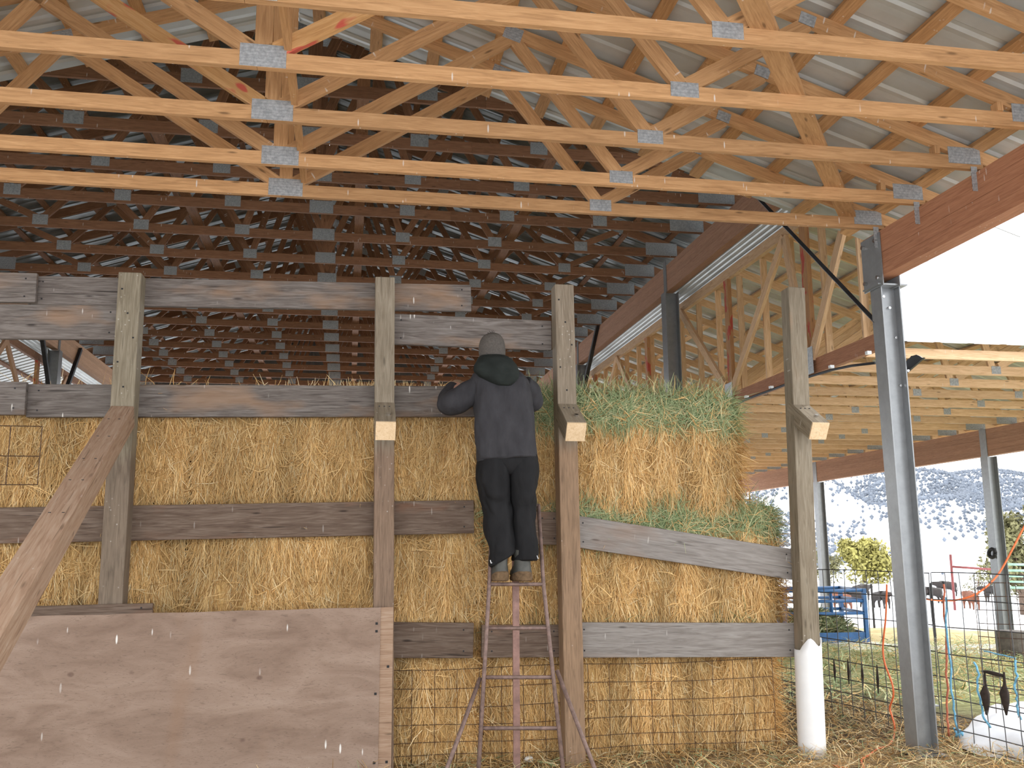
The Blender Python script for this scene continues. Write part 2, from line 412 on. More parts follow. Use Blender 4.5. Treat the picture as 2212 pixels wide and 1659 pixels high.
# ------------------------------------------------------------------ ground
def gz(X, Y):
    """ground height (ground under the barn is 0): falls gently away to the pasture"""
    r = np.hypot(X, Y) * np.where(Y > 0, 1.0, 0.4)
    return np.interp(r, [0, 9.5, 18, 25, 40, 58, 75, 120, 200, 400], [0, 0, -0.32, -0.48, -1.1, -2.3, -3.1, -1.7, -3.8, -10.4])
def ground():
    xs = np.concatenate([np.linspace(-160, -14, 24), np.linspace(-12, 30, 85), np.linspace(34, 260, 40)])
    ys = np.concatenate([np.linspace(-90, -2, 20), np.linspace(0, 30, 61), np.linspace(32, 420, 60)])
    X, Y = np.meshgrid(xs, ys)
    Z = gz(X, Y)
    near = (np.abs(X) < 14) & (Y < 14)
    Z = Z + np.where(near, 0.012, 0.06) * (np.sin(X * 1.7 + Y * .6) * np.cos(Y * 1.3 - X * .4))
    Z = np.where((X > -9) & (X < 4.6) & (Y < 8.5) & (Y > 3), Z * 0.4, Z)
    V = np.stack([X, Y, Z], -1).reshape(-1, 3)
    nx, ny = len(xs), len(ys)
    i = np.arange(ny - 1)[:, None] * nx + np.arange(nx - 1)[None, :]
    F = np.stack([i, i + 1, i + nx + 1, i + nx], -1).reshape(-1, 4)
    me = mesh_np('ground', V, F)
    me.polygons.foreach_set('use_smooth', [True] * len(me.polygons))
    s = NT('ground_cover')
    tc = s.new('ShaderNodeTexCoord'); sp = s.new('ShaderNodeSeparateXYZ'); s.link(tc.outputs['Object'], sp.inputs[0])
    x, y = sp.outputs[0], sp.outputs[1]
    raw = s.coord(rnd=False)
    wob = s.math('MULTIPLY', s.math('SUBTRACT', s.noise(raw, 0.55, 4), 0.5), 5.0)
    fine = s.noise(raw, 9, 4, 0.7)
    fine2 = s.noise(raw, 2.2, 4, 0.6)
    straw = s.ramp(fine, [(0.3, (0.11, 0.068, 0.034)), (0.5, (0.24, 0.165, 0.085)), (0.72, (0.40, 0.30, 0.16))])
    green = s.ramp(s.math('ADD', s.math('MULTIPLY', fine, .5), s.math('MULTIPLY', fine2, .5)),
                   [(0.34, (0.17, 0.175, 0.075)), (0.50, (0.42, 0.43, 0.20)), (0.66, (0.62, 0.62, 0.34))])
    yel = s.ramp(fine2, [(0.3, (0.36, 0.28, 0.13)), (0.7, (0.56, 0.48, 0.27))])
    snow = (0.84, 0.86, 0.90)
    dist = s.math('SQRT', s.math('ADD', s.math('MULTIPLY', x, x), s.math('MULTIPLY', y, y)))
    dw = s.math('ADD', dist, wob)
    def step(v, a, b): return s.ramp(s.math('DIVIDE', s.math('SUBTRACT', v, a), b - a, clamp=True), [(0, 0.0), (1, 1.0)])
    col = s.mix(step(dw, 9.3, 10.3), straw, green)
    col = s.mix(step(dw, 18.5, 19.5), col, snow)
    col = s.mix(s.math('MULTIPLY', step(dw, 20.0, 21.0), s.math('SUBTRACT', 1.0, step(dw, 26.0, 28.0))), col, yel)
    barn = s.math('MULTIPLY', s.math('MULTIPLY', step(x, -14.0, -13.0), s.math('SUBTRACT', 1.0, step(x, 5.0, 6.2))), s.math('MULTIPLY', step(y, 6.6, 7.0), s.math('SUBTRACT', 1.0, step(y, 30.0, 31.0))))
    dirt = s.ramp(fine, [(0.3, (0.05, 0.034, 0.022)), (0.7, (0.14, 0.10, 0.062))])
    col = s.mix(barn, col, dirt)
    back = step(s.math('MULTIPLY', y, -1.0), -1.6, -0.4)
    col = s.mix(back, col, snow)
    right = s.math('MULTIPLY', step(x, 5.6, 6.4), step(s.math('MULTIPLY', y, -1.0), -5.6, -4.6))
    col = s.mix(right, col, snow)
    s.bump(s.math('ADD', fine, fine2), 0.7, 0.04)
    me.materials.append(s.done(col, 0.9, 0, 0.15))
    o = mk('ground', me); tag(o, kind='structure', label='straw, trampled hay and snow covered ground of the farm yard')
ground()

def blades(n, base_fn, len_rng, wid_rng, dir_fn, tint_fn, lift, name):
    """n flat bent blades -> mesh with 'tint' attribute. base_fn(n)->P(n,3), dir_fn(P)->(d,nrm)"""
    P = base_fn(n)
    d, nm = dir_fn(P)
    L = rng.uniform(*len_rng, n)[:, None]; W = rng.uniform(*wid_rng, n)[:, None]
    side = np.cross(d, nm); side /= np.linalg.norm(side, axis=1)[:, None] + 1e-9
    side = side + 0.4 * nm * rng.normal(size=(n, 1))
    l1 = lift * rng.uniform(0.2, 1.0, (n, 1)); l2 = lift * rng.uniform(-0.6, 1.6, (n, 1))
    bend = side * rng.normal(size=(n, 1)) * 0.18
    p0 = P; p1 = P + d * L * 0.5 + nm * l1; p2 = P + (d + bend) * L + nm * l2
    V = np.stack([p0 - side * W / 2, p0 + side * W / 2, p1 - side * W / 2, p1 + side * W / 2, p2 - side * W * .2, p2 + side * W * .2], 1).reshape(-1, 3)
    b = np.arange(n)[:, None] * 6
    F = np.concatenate([b + np.array([[0, 1, 3, 2]]), b + np.array([[2, 3, 5, 4]])], 0)
    me = mesh_np(name, V, F)
    C = tint_fn(P)
    at = me.attributes.new('tint', 'FLOAT_COLOR', 'POINT')
    buf = np.ones((n, 6, 4), np.float32); buf[:, :, :3] = C[:, None, :]
    at.data.foreach_set('color', buf.ravel())
    me.materials.append(M['straw'])
    return me
def vn(P, f, seed):
    """cheap smooth value noise"""
    r = np.random.default_rng(seed); out = np.zeros(len(P))
    for k in range(5):
        w = r.normal(size=3) * f * (1 + k * .6); out += np.sin(P @ w + r.uniform(0, 6.28)) / (1 + k * .5)
    return out / 2.2
PAL = np.array([(0.80, 0.55, 0.25), (0.72, 0.46, 0.185), (0.58, 0.34, 0.125), (0.86, 0.64, 0.33), (0.42, 0.23, 0.08), (0.90, 0.74, 0.45)])
GRN = np.array([(0.25, 0.32, 0.155), (0.34, 0.40, 0.21), (0.18, 0.24, 0.115), (0.44, 0.47, 0.27), (0.60, 0.52, 0.29)])
def pick(pal, n, p=None): return pal[rng.choice(len(pal), n, p=p)] * rng.uniform(0.8, 1.15, (n, 1))

# loose straw on the barn floor, hay litter on the yard
def litter(name, n, box, pal, lens, wid, label, lift=0.03, dens=None):
    def base(n):
        P = np.zeros((n, 3)); P[:, 0] = rng.uniform(box[0], box[1], n); P[:, 1] = rng.uniform(box[2], box[3], n)
        if dens is not None: P = dens(P)
        P[:, 2] = gz(P[:, 0], P[:, 1]) + 0.012 + rng.uniform(0, lift, len(P)); return P
    def dirf(P):
        a = rng.uniform(0, 6.283, len(P)); d = np.stack([np.cos(a), np.sin(a), rng.normal(0.1, 0.22, len(P))], 1)
        return d / np.linalg.norm(d, axis=1)[:, None], np.tile([0., 0., 1.], (len(P), 1))
    me = blades(n, base, lens, wid, dirf, lambda P: pick(pal, len(P)), 0.02, name)
    o = mk(name, me); tag(o, label, 'straw', kind='stuff')
litter('loose_straw', 16000, (-0.5, 5.0, 5.3, 8.6), np.concatenate([PAL * .8, PAL * .65, GRN[:2]]), (0.06, 0.22), (0.003, 0.006), 'loose straw scattered on the barn floor below the hay stack', 0.05)
litter('hay_litter', 22000, (3.4, 17, 8.4, 17.5), np.concatenate([GRN * 1.2, GRN[1:] * 1.55, PAL[:2], PAL[3:4]]), (0.08, 0.30), (0.006, 0.014), 'green hay trampled over the yard beyond the wire fence', 0.07)

# ------------------------------------------------------------------ far hill
def hill():
    az = np.linspace(math.radians(-35), math.radians(75), 150)
    rr = np.linspace(420, 2600, 90)
    A, R_ = np.meshgrid(az, rr)
    t = np.clip((R_ - 380) / 2220.0, 0, 1)
    base = 185 * np.clip((R_ - 420) / 1500, 0, 1.3)
    prof = 0.86 + 0.10 * np.sin(A * 5.2 + 1.0) + 0.06 * np.sin(A * 13 + t * 3) - 0.28 * np.clip((A - math.radians(35)) / 0.5, 0, 1)
    ridg = 14 * np.sin(A * 22 + R_ * .006) + 9 * np.sin(A * 47 - R_ * .011) + 34 * np.exp(-((R_ - 820 - 160 * np.sin(A * 7)) / 130) ** 2)
    Z = base * prof + ridg * np.clip(t * 4, 0, 1) - 10.8
    V = np.stack([R_ * np.sin(A), R_ * np.cos(A), Z], -1).reshape(-1, 3)
    nx, ny = len(az), len(rr)
    i = np.arange(ny - 1)[:, None] * nx + np.arange(nx - 1)[None, :]
    F = np.stack([i, i + 1, i + nx + 1, i + nx], -1).reshape(-1, 4)
    me = mesh_np('hill', V, F)
    me.polygons.foreach_set('use_smooth', [True] * len(me.polygons))
    s = NT('snowy_wooded_hill')
    raw = s.coord(scale=(1, 0.12, 1.0), rnd=False)
    big = s.noise(raw, 0.0042, 4, 0.6)
    sp = s.noise(raw, 0.045, 4, 0.7)
    sp2 = s.noise(raw, 0.20, 3, 0.7)
    col = s.ramp(s.math('ADD', s.math('MULTIPLY', sp, .5), s.math('MULTIPLY', sp2, .5)), [(0.35, (0.70, 0.73, 0.80)), (0.6, (0.84, 0.86, 0.90))])
    me.materials.append(s.done(col, 0.95, 0, 0.05))
    o = mk('hill', me); tag(o, 'distant snowy hillside dotted with dark juniper trees', kind='structure')
    # juniper woods: far too many to count, one low-poly crown each
    n = 60000
    r_ = np.random.default_rng(5)
    a = np.radians(r_.uniform(14, 50, n)); R0 = 425 + 1750 * r_.random(n) ** 1.15
    X0, Y0 = R0 * np.sin(a), R0 * np.cos(a)
    dens = vn(np.stack([X0, Y0 * .45, X0 * 0], 1), 0.010, 3) + .6 * vn(np.stack([X0, Y0 * .6, X0 * 0], 1), 0.035, 9) + .55 * np.exp(-((R0 - 800) / 260) ** 2) - .30 * np.exp(-((R0 - 430) / 110) ** 2)
    keep = dens + r_.normal(0, .40, n) > -0.20
    X0, Y0, R0, a = X0[keep], Y0[keep], R0[keep], a[keep]
    ia = np.clip((a - az[0]) / (az[1] - az[0]), 0, nx - 1.001); ir = np.clip((R0 - rr[0]) / (rr[1] - rr[0]), 0, ny - 1.001)
    i0, j0 = ia.astype(int), ir.astype(int); fa, fr = ia - i0, ir - j0
    Z0 = (Z[j0, i0] * (1 - fa) + Z[j0, i0 + 1] * fa) * (1 - fr) + (Z[j0 + 1, i0] * (1 - fa) + Z[j0 + 1, i0 + 1] * fa) * fr
    m = len(X0); w = r_.uniform(0.9, 2.1, m) * np.clip(R0 / 900, .75, 1.6); h = w * r_.uniform(1.3, 2.1, m)
    ring = np.array([(math.cos(t), math.sin(t)) for t in np.linspace(0, 2 * math.pi, 6)[:-1]])
    V = np.zeros((m, 7, 3))
    V[:, 0] = np.stack([X0, Y0, Z0 - .5], 1); V[:, 6] = np.stack([X0, Y0, Z0 + h], 1)
    jit = r_.uniform(.75, 1.25, (m, 5))
    V[:, 1:6, 0] = X0[:, None] + ring[None, :, 0] * (w[:, None] * jit); V[:, 1:6, 1] = Y0[:, None] + ring[None, :, 1] * (w[:, None] * jit)
    V[:, 1:6, 2] = (Z0 + h * .38)[:, None]
    tri = np.array([(0, 1 + (k + 1) % 5, 1 + k) for k in range(5)] + [(6, 1 + k, 1 + (k + 1) % 5) for k in range(5)])
    F = (np.arange(m)[:, None, None] * 7 + tri[None]).reshape(-1, 3)
    mt = mesh_np('juniper_wood', V.reshape(-1, 3), F); mt.materials.append(simple('hazed_juniper', (0.150, 0.172, 0.210), 0.95, 0, 0.05, 0.3))  # distance haze is put into the crown colour as a pale blue-grey
    ot = mk('juniper_wood', mt, None, o); tag(ot, 'junipers covering the hillside, tinted with distance haze', kind='stuff')
hill()

# ------------------------------------------------------------------ roofs
def sheet_mesh(name, length, width, rib=0.23, h=0.015, mat=None):
    """sheet in local coords: length along X (down slope), width along Y, ribs along X"""
    n = int(round(width / rib)); st = width / n
    prof = []
    for k in range(n):
        y = k * st
        prof += [(y, 0), (y + st * .36, 0), (y + st * .44, h), (y + st * .56, h), (y + st * .64, 0), (y + st * .80, 0.003)]
    prof.append((width, 0))
    V = [(0, y, z) for y, z in prof] + [(length, y, z) for y, z in prof]
    m = len(prof)
    F = [(i, i + 1, m + i + 1, m + i) for i in range(m - 1)]
    me = mesh_py(name, V, F); me.materials.append(mat)
    return me
def slope_roof(name, label, y0, y1, pk, eave, mat_s, mat_p, purl_x, over, sheet_w=0.92, purl=(0.089, 0.038), zoff=0.0):
    """one roof slope: pk=(x,z) top, eave=(x,z) bottom lines of the top-chord top edge; purlins run along Y"""
    root = empty(name, (pk[0], y0, pk[1]), label, kind='structure')
    d = Vector((eave[0] - pk[0], 0, eave[1] - pk[1])); L = d.length; d.normalize()
    up = Vector((0, 1, 0)).cross(d)
    if up.z < 0: up = -up
    P0 = Vector((pk[0], 0, pk[1])) + up * (purl[1] + 0.002)
    n = int(math.ceil((y1 - y0) / sheet_w))
    ax = Vector((0, 1, 0)) if d.x > 0 else Vector((0, -1, 0))       # keep the ribs on the upper side
    rot = Matrix((d, ax, d.cross(ax))).transposed()
    me = sheet_mesh('roof_sheet', L + over, sheet_w + 0.012, mat=mat_s)
    for k in range(n):
        wm = Matrix.Translation(P0 + Vector((0, y0 + (k if d.x > 0 else k + 1) * sheet_w, 0)) + up * (0.004 * (k % 2))) @ rot.to_4x4()
        mk('roof_sheet', me, wm, root)
    for x in purl_x:
        tpar = (x - pk[0]) / (eave[0] - pk[0])
        c = Vector((x, 0, pk[1] + (eave[1] - pk[1]) * tpar)) + up * (purl[1] / 2)
        # split into lengths with joints
        yy = y0 + 0.05
        while yy < y1 - 0.1:
            ye = min(yy + 4.88, y1 - 0.02)
            board('purlin', (c.x, yy, c.z), (c.x, ye - 0.004, c.z), purl[1], purl[0], mat_p, root, up=up)
            yy = ye
    return root

# ------------------------------------------------------------------ trusses
def plate(c, w, h, parent, y, thick=0.003, rot=0.0):
    me = box_mesh('nail_plate', w, thick, h, 0, M['plate'])
    wm = Matrix.Translation(Vector((c[0], y, c[1]))) @ Matrix.Rotation(rot, 4, 'Y')
    return mk('nail_plate', me, wm, parent)

# --- front barn: lit, narrow trusses
XC1, ZC1, HS1 = -0.494, 2.52 + CAM_H, 4.545
SL = 0.33
def z1(X): return 2.575 + CAM_H + SL * (HS1 - abs(X - XC1))     # top chord centre line
YT = [6.40, 5.86, 5.22, 4.61, 4.00, 3.39, 2.78, 2.17, 1.56]
def truss1(y):
    r = empty('roof_truss', (XC1, y, ZC1))
    m = M['truss']; ch, th = 0.089, 0.038
    # bottom chord in two lengths with a butt joint under a plate
    board('bottom_chord', (XC1 - HS1 - .06, y, ZC1), (XC1 - 0.03, y, ZC1), ch, th, m, r)
    board('bottom_chord', (XC1 - 0.028, y, ZC1), (XC1 + HS1 + .06, y, ZC1), ch, th, m, r)
    for s in (-1, 1):
        xe = XC1 + s * (HS1 + 0.32)
        board('top_chord', (XC1 + s * 0.005, y, z1(XC1)), (xe, y, z1(xe)), ch, th, m, r)
    A, B, Mx = 1.545, 3.07, 2.295
    for s in (-1, 1):
        board('web', (XC1 + s * 0.05, y, ZC1 + .05), (XC1 + s * A, y, z1(XC1 + A) - .04), ch, th, m, r)
        board('web', (XC1 + s * A, y, z1(XC1 + A) - .05), (XC1 + s * (Mx - .02), y, ZC1 + .05), ch, th, m, r)
        board('web', (XC1 + s * (Mx + .02), y, ZC1 + .05), (XC1 + s * B, y, z1(XC1 + B) - .04), ch, th, m, r)
        board('heel_block', (XC1 + s * 4.27, y, ZC1 + .045), (XC1 + s * 4.27, y, z1(XC1 + 4.27) - .045), 0.06, th, m, r)
    board('king_post', (XC1, y, ZC1 + .045), (XC1, y, z1(XC1) - .05), ch, th, m, r, up=(1, 0, 0))
    yf = y - th / 2 - 0.0015
    plate((XC1, ZC1 + 0.02), 0.235, 0.125, r, yf)
    plate((XC1, z1(XC1) - .02), 0.20, 0.12, r, yf)
    for s in (-1, 1):
        plate((XC1 + s * Mx, ZC1 + 0.02), 0.165, 0.088, r, yf)
        plate((XC1 + s * A, z1(XC1 + A) - .015), 0.13, 0.10, r, yf, rot=s * math.atan(SL))
        plate((XC1 + s * B, z1(XC1 + B) - .015), 0.10, 0.075, r, yf, rot=s * math.atan(SL))
        plate((XC1 + s * 4.47, ZC1 + 0.045), 0.235, 0.115, r, yf)
        blk('hurricane_tie', (XC1 + s * 4.53, yf - .002, ZC1 - .115), 0.045, 0.004, 0.17, M['plate'], r)
    return r
base1 = truss1(YT[0])
g1 = 'lit pine trusses of the front barn'
tag(base1, 'orange-lit pine roof truss nearest the hay wall, resting on the grey steel column', 'truss', g1)
lab1 = ['second orange-lit pine truss counting from the hay wall towards the viewer',
        'third orange-lit pine truss counting from the hay wall towards the viewer',
        'fourth orange-lit pine truss counting from the hay wall, crossing the upper left edge',
        'fifth orange-lit pine truss from the hay wall, cutting the top edge of the picture',
        'nearest visible pine truss, showing only in the upper right corner']
for i, y in enumerate(YT[1:]):
    c = copy_tree(base1, (0, y - YT[0], 0))
    c['label'] = lab1[i] if i < 5 else 'pine truss overhead and behind the viewer, %s from the hay wall' % ORD[i + 1]
reds = [o for o in COL.objects if o.name.startswith('web') and o.parent and abs(o.parent.location.y - 5.22) < .05][:1] + [o for o in COL.objects if o.name.startswith('web') and o.parent and abs(o.parent.location.y - 4.61) < .05][3:4]
for o in reds:
    o.material_slots[0].link = 'OBJECT'; o.material_slots[0].material = M['truss_red']; o['label'] = 'web board with smeared red paint'
px1 = [1.0 - 0.44 * 3 + 0.44 * k for k in range(11)]
px1 = [x for x in px1 if x > XC1 + 0.08]
top_off = 0.0445 / math.cos(math.atan(SL))
PK = (XC1, z1(XC1) + top_off); 
EV = (XC1 + HS1 + 0.40, z1(XC1 + HS1 + 0.40) + top_off)
slope_roof('roof', 'corrugated grey metal roof slope over the front barn, right of the ridge', 0.5, 6.94, PK, EV, M['sheet'], M['truss'], px1 + [EV[0] - 0.06], 0.10)
slope_roof('roof', 'corrugated grey metal roof slope over the front barn, left of the ridge', 0.5, 6.94, PK, (2 * XC1 - EV[0], EV[1]), M['sheet'], M['truss'], [2 * XC1 - x for x in px1] + [2 * XC1 - EV[0] + 0.06], 0.10)
def brace_board(p0, p1, w, t, label, mat=M['truss'], up=(0, 0, 1)):
    o = board('lateral_brace', p0, p1, w, t, mat, None, up=up); tag(o, label, 'brace'); return o
zb = ZC1 + 0.0445 + 0.019
brace_board((1.45, 3.26, zb), (3.98, 6.62, zb), 0.038, 0.12, 'slanting pine brace board lying across the lit bottom chords at right')
brace_board((-0.37, 1.3, zb + .04), (-0.37, 6.6, zb + .04), 0.089, 0.038, 'long pine brace board running beside the king posts over the lit chords')

# front side beams and columns
def beam(name, label, x, y0, y1, zlo, zhi, t, mat):
    r = empty(name, (x, y0, zlo)); tag(r, label, 'beam')
    n = max(2, int(round((zhi - zlo) / 0.09))); hh = (zhi - zlo) / n
    for k in range(n):
        board('lamination', (x, y0, zlo + hh * (k + .5)), (x, y1, zlo + hh * (k + .5)), hh - 0.0015, t - (0.002 if k % 2 else 0), mat, r)
    return r
fb = beam('glulam_beam', 'thick reddish laminated beam carrying the lit trusses at upper right', 4.115, 0.9, 6.60, 2.09 + CAM_H, 2.452 + CAM_H, 0.13, M['glulam'])
beam('glulam_beam', 'laminated beam carrying the left ends of the lit trusses, beyond the left edge', XC1 * 2 - 4.115, 0.9, 6.60, 2.09 + CAM_H, 2.452 + CAM_H, 0.13, M['glulam'])
def wcolumn(label, x, y, z0, z1_, d=0.16, b=0.16, cap=None, bolts=True, mat=None, tw=0.009):
    """wide-flange column, flanges facing +-X"""
    mat = mat or M['steel']
    r = empty('steel_column', (x, y, z0)); tag(r, label, 'column')
    for s in (-1, 1):
        board('flange', (x + s * (d / 2 - tw / 2), y, z0), (x + s * (d / 2 - tw / 2), y, z1_), tw, b, mat, r, up=(1, 0, 0))
    board('column_web', (x, y, z0), (x, y, z1_), d - 2 * tw, tw * .8, mat, r, up=(1, 0, 0))
    blk('base_plate', (x, y, z0 + .006), d + .08, b + .08, 0.012, mat, r)
    return r
COLX, COLY = 4.138, 6.48
c1 = wcolumn('grey steel column in front of the white sky, carrying the end of the front beam', COLX, COLY, 0.0, 2.02 + CAM_H, 0.165, 0.15)
zc = 2.02 + CAM_H
blk('cap_plate', (COLX, COLY, zc + .006), 0.25, 0.22, 0.012, M['steel'], c1)
blk('saddle_plate', (4.115 - .071, COLY + .0, zc + .205), 0.008, 0.27, 0.43, M['steel'], c1)
blk('saddle_plate', (4.115 + .071, COLY + .0, zc + .205), 0.008, 0.27, 0.43, M['steel'], c1)
def bolt(c, d, r, parent, L=0.012):
    d = Vector(d).normalized()
    V, F = tube_geo([Vector(c), Vector(c) + d * L], r, 6)
    return mk('bolt', mesh_py('bolt', V, F), None, parent, M['bolt'])
for dy in (-.09, .09):
    for dz in (0.06, 0.36):
        bolt((4.115 - .075, COLY + dy, zc + dz), (-1, 0, 0), 0.017, c1, 0.025)
for dx, dz in ((-.03, -.07), (.015, -.16), (.05, -.40), (.055, -.78)):
    bolt((COLX + dx, COLY - .004, zc + dz), (0, -1, 0), 0.011, c1, 0.02)
c1b = wcolumn('grey steel column under the left front beam, beyond the left edge', XC1 * 2 - COLX, COLY, 0.0, 2.02 + CAM_H, 0.165, 0.15)
blk('cap_plate', (XC1 * 2 - COLX, COLY, zc + .006), 0.25, 0.22, 0.012, M['steel'], c1b)
o = tube('steel_brace', [atX(1893, 697, 4.075), atX(1640, 430, 4.075), atX(1640, 430, 4.075) + (atX(1640, 430, 4.075) - atX(1893, 697, 4.075)) * 0.35], 0.022, M['steel_dark'], None, 4, False)
tag(o, 'black steel angle brace rising from the grey column behind the nearest truss', 'brace')
# rusty gutter end bracket at the right of the column
def corr_piece():
    out = [(1948, 812), (1944, 795), (1950, 786), (1953, 783), (1957, 781), (1960, 776), (1964, 774), (1968, 769), (1973, 768), (1979, 766), (1986, 769), (1992, 773), (1996, 772), (1975, 790), (1960, 803)]
    A = [atX(x, y, 4.275) for x, y in out]; B = [p + Vector((.022, .012, 0)) for p in A]
    n = len(out)
    F = [tuple(range(n))[::-1], tuple(range(n, 2 * n))] + [(i, (i + 1) % n, n + (i + 1) % n, n + i) for i in range(n)]
    o = mk('corrugated_scrap', mesh_py('corrugated_scrap', A + B, F), None, None, M['steel_dark'])
    tag(o, 'dark ragged corrugated metal scrap bolted to the right of the column', 'scrap metal')
    bolt(atX(1955, 797, 4.27), (-.5, -1, 0), 0.010, o); bolt(atX(1962, 801, 4.27), (-.5, -1, 0), 0.010, o)
corr_piece()

# --- big dark barn behind
H2 = 4.94
XC2, ZC2, HS2 = -0.50, H2 + CAM_H, 5.85
def z2(X): return ZC2 + 0.075 + SL * (HS2 - abs(X - XC2))
def truss2(y):
    r = empty('roof_truss', (XC2, y, ZC2))
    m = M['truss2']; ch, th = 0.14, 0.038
    board('bottom_chord', (XC2 - HS2 - .1, y, ZC2), (XC2 + 1.9, y, ZC2), ch, th, m, r)
    board('bottom_chord', (XC2 + 1.902, y, ZC2), (XC2 + HS2 + .1, y, ZC2), ch, th, m, r)
    for s in (-1, 1):
        xe = XC2 + s * (HS2 + 0.75)
        board('top_chord', (XC2 + s * .005, y, z2(XC2)), (xe, y, z2(xe)), ch, th, m, r)
    bj = [0.0, 1.25, 2.75, 4.2]; tj = [0.0, 0.7, 2.0, 3.5, 4.85]
    w = 0.10
    for s in (-1, 1):
        pts = [(0, 0), (1, 1)]
        seq = [(bj[0], tj[1]), (bj[1], tj[1]), (bj[1], tj[2]), (bj[2], tj[2]), (bj[2], tj[3]), (bj[3], tj[3]), (bj[3], tj[4])]
        for k, (b, t) in enumerate(seq):
            off = 0.03 if t > b else -0.03
            board('web', (XC2 + s * (b + off), y, ZC2 + .075), (XC2 + s * t, y, z2(XC2 + t) - .06), w, th, m, r, up=(0, 1, 0) if False else (0, 0, 1))
    board('king_post', (XC2, y, ZC2 + .07), (XC2, y, z2(XC2) - .08), w, th, m, r, up=(1, 0, 0))
    yf = y - th / 2 - .0015
    plate((XC2, ZC2 + .03), 0.34, 0.19, r, yf)
    for s in (-1, 1):
        for b in bj[1:]: plate((XC2 + s * b, ZC2 + .045), 0.22, 0.16, r, yf)
        for t in tj[1:]: plate((XC2 + s * t, z2(XC2 + t) - .01), 0.20, 0.15, r, yf, rot=s * math.atan(SL))
        plate((XC2 + s * (HS2 - .25), ZC2 + .06), 0.55, 0.22, r, yf)
    plate((XC2, z2(XC2) - .03), 0.3, 0.18, r, yf)
    return r
Y20, DY2, N2 = 9.56, 1.208, 17
base2 = truss2(Y20)
g2 = 'dark trusses of the big barn behind'
tag(base2, 'dark brown roof truss of the barn behind, first one past the lit trusses', 'truss', g2)
for k in range(-2, N2):
    if k == 0: continue
    c = copy_tree(base2, (0, k * DY2, 0))
    if k < 0:
        c['label'] = 'dark truss hidden above the lit roof, %s before the first dark one seen' % ('one' if k == -1 else 'two')
    else:
        c['label'] = 'dark brown roof truss of the barn behind, %s past the lit trusses' % ORD[k]
YE2 = Y20 + (N2 - 1) * DY2 + 0.5
top2 = 0.07 / math.cos(math.atan(SL))
PK2 = (XC2, z2(XC2) + top2)
EV2x = XC2 + HS2 + 0.85
EV2 = (EV2x, z2(EV2x) + top2)
pr2 = [XC2 + 0.12 + 0.62 * k for k in range(11)]
slope_roof('roof', 'dark grey corrugated metal roof slope over the dark barn, right of its ridge', 6.95, YE2, PK2, EV2, M['sheet2'], M['truss2'], pr2 + [EV2x - .05], 0.06)
slope_roof('roof', 'dark grey corrugated metal roof slope over the dark barn, left of its ridge', 6.95, YE2, PK2, (2 * XC2 - EV2x, EV2[1]), M['sheet2'], M['truss2'], [2 * XC2 - x for x in pr2] + [2 * XC2 - EV2x + .05], 0.06)
BX = XC2 + HS2 + 0.06
beam('glulam_beam', 'long laminated beam with a metal eave strip below the dark trusses at right', BX, 7.0, YE2, 4.40 + CAM_H, H2 - 0.072 + CAM_H, 0.14, M['glulam_mid'])
beam('glulam_beam', 'pale laminated beam of the dark barn seen at far left between planks', 2 * XC2 - BX, 7.0, YE2, 4.40 + CAM_H, H2 - 0.072 + CAM_H, 0.14, M['glulam2'])
names2 = ['hidden behind the front column', 'halfway along the dark barn beam at right', 'far along the dark barn beam beside the third post', 'at the far end of the dark barn at right']
for k, yy in enumerate((8.40, 14.9, 21.25, 27.6)):
    for s in (1, -1):
        x = BX if s > 0 else 2 * XC2 - BX
        nm = 'dark grey steel column ' + (names2[k] if s > 0 else 'under the left dark barn beam, %s from the front' % ORD[k])
        c = wcolumn(nm, x, yy, 0.0, 4.39 + CAM_H, 0.24 if k else 0.13, 0.24 if k else 0.13, tw=0.014 if k else 0.008)
        if k: # saddle plates up the beam side
            blk('saddle_plate', (x - s * .075, yy, 4.68 + CAM_H), 0.01, 0.14, 0.56, M['steel'], c)
        if s > 0 and k == 2:
            board('knee_brace', (x - .10, yy - .1, 3.25 + CAM_H), (x - .10, yy - 2.0, 4.90 + CAM_H), 0.08, 0.08, M['steel_dark'], c)
        if s < 0 and k:
            for q in (-1, 1):
                board('knee_brace', (x + .10, yy + q * 0.1, 2.9 + CAM_H), (x + .10, yy + q * 1.5, 4.75 + CAM_H), 0.08, 0.08, M['steel_dark'], c)
# siding closing the gable of the dark barn above the front roof
gw = empty('wall_siding', (XC2, 6.93, 5.6)); tag(gw, 'grey metal siding closing the dark barn gable above the front roof', kind='structure')
xx = XC2 - HS2 - .7
while xx < XC2 + HS2 + .65:
    x1 = min(xx + .9, XC2 + HS2 + .7)
    prof = [(xx, 0), (xx + .3, 0), (xx + .34, -.02), (xx + .42, -.02), (xx + .46, 0), (x1, 0)]
    def zlo(x): return (z1(x) + top_off + .05) if abs(x - XC1) < HS1 + .4 else 4.9 + CAM_H
    V = [(a, 6.92 + b, min(zlo(a), z2(a))) for a, b in prof] + [(a, 6.92 + b, z2(a) + top2) for a, b in prof]
    mk('siding_panel', mesh_py('siding_panel', V, [(i, i + 1, 7 + i, 6 + i) for i in range(5)]), None, gw, M['sheet2'])
    xx = x1
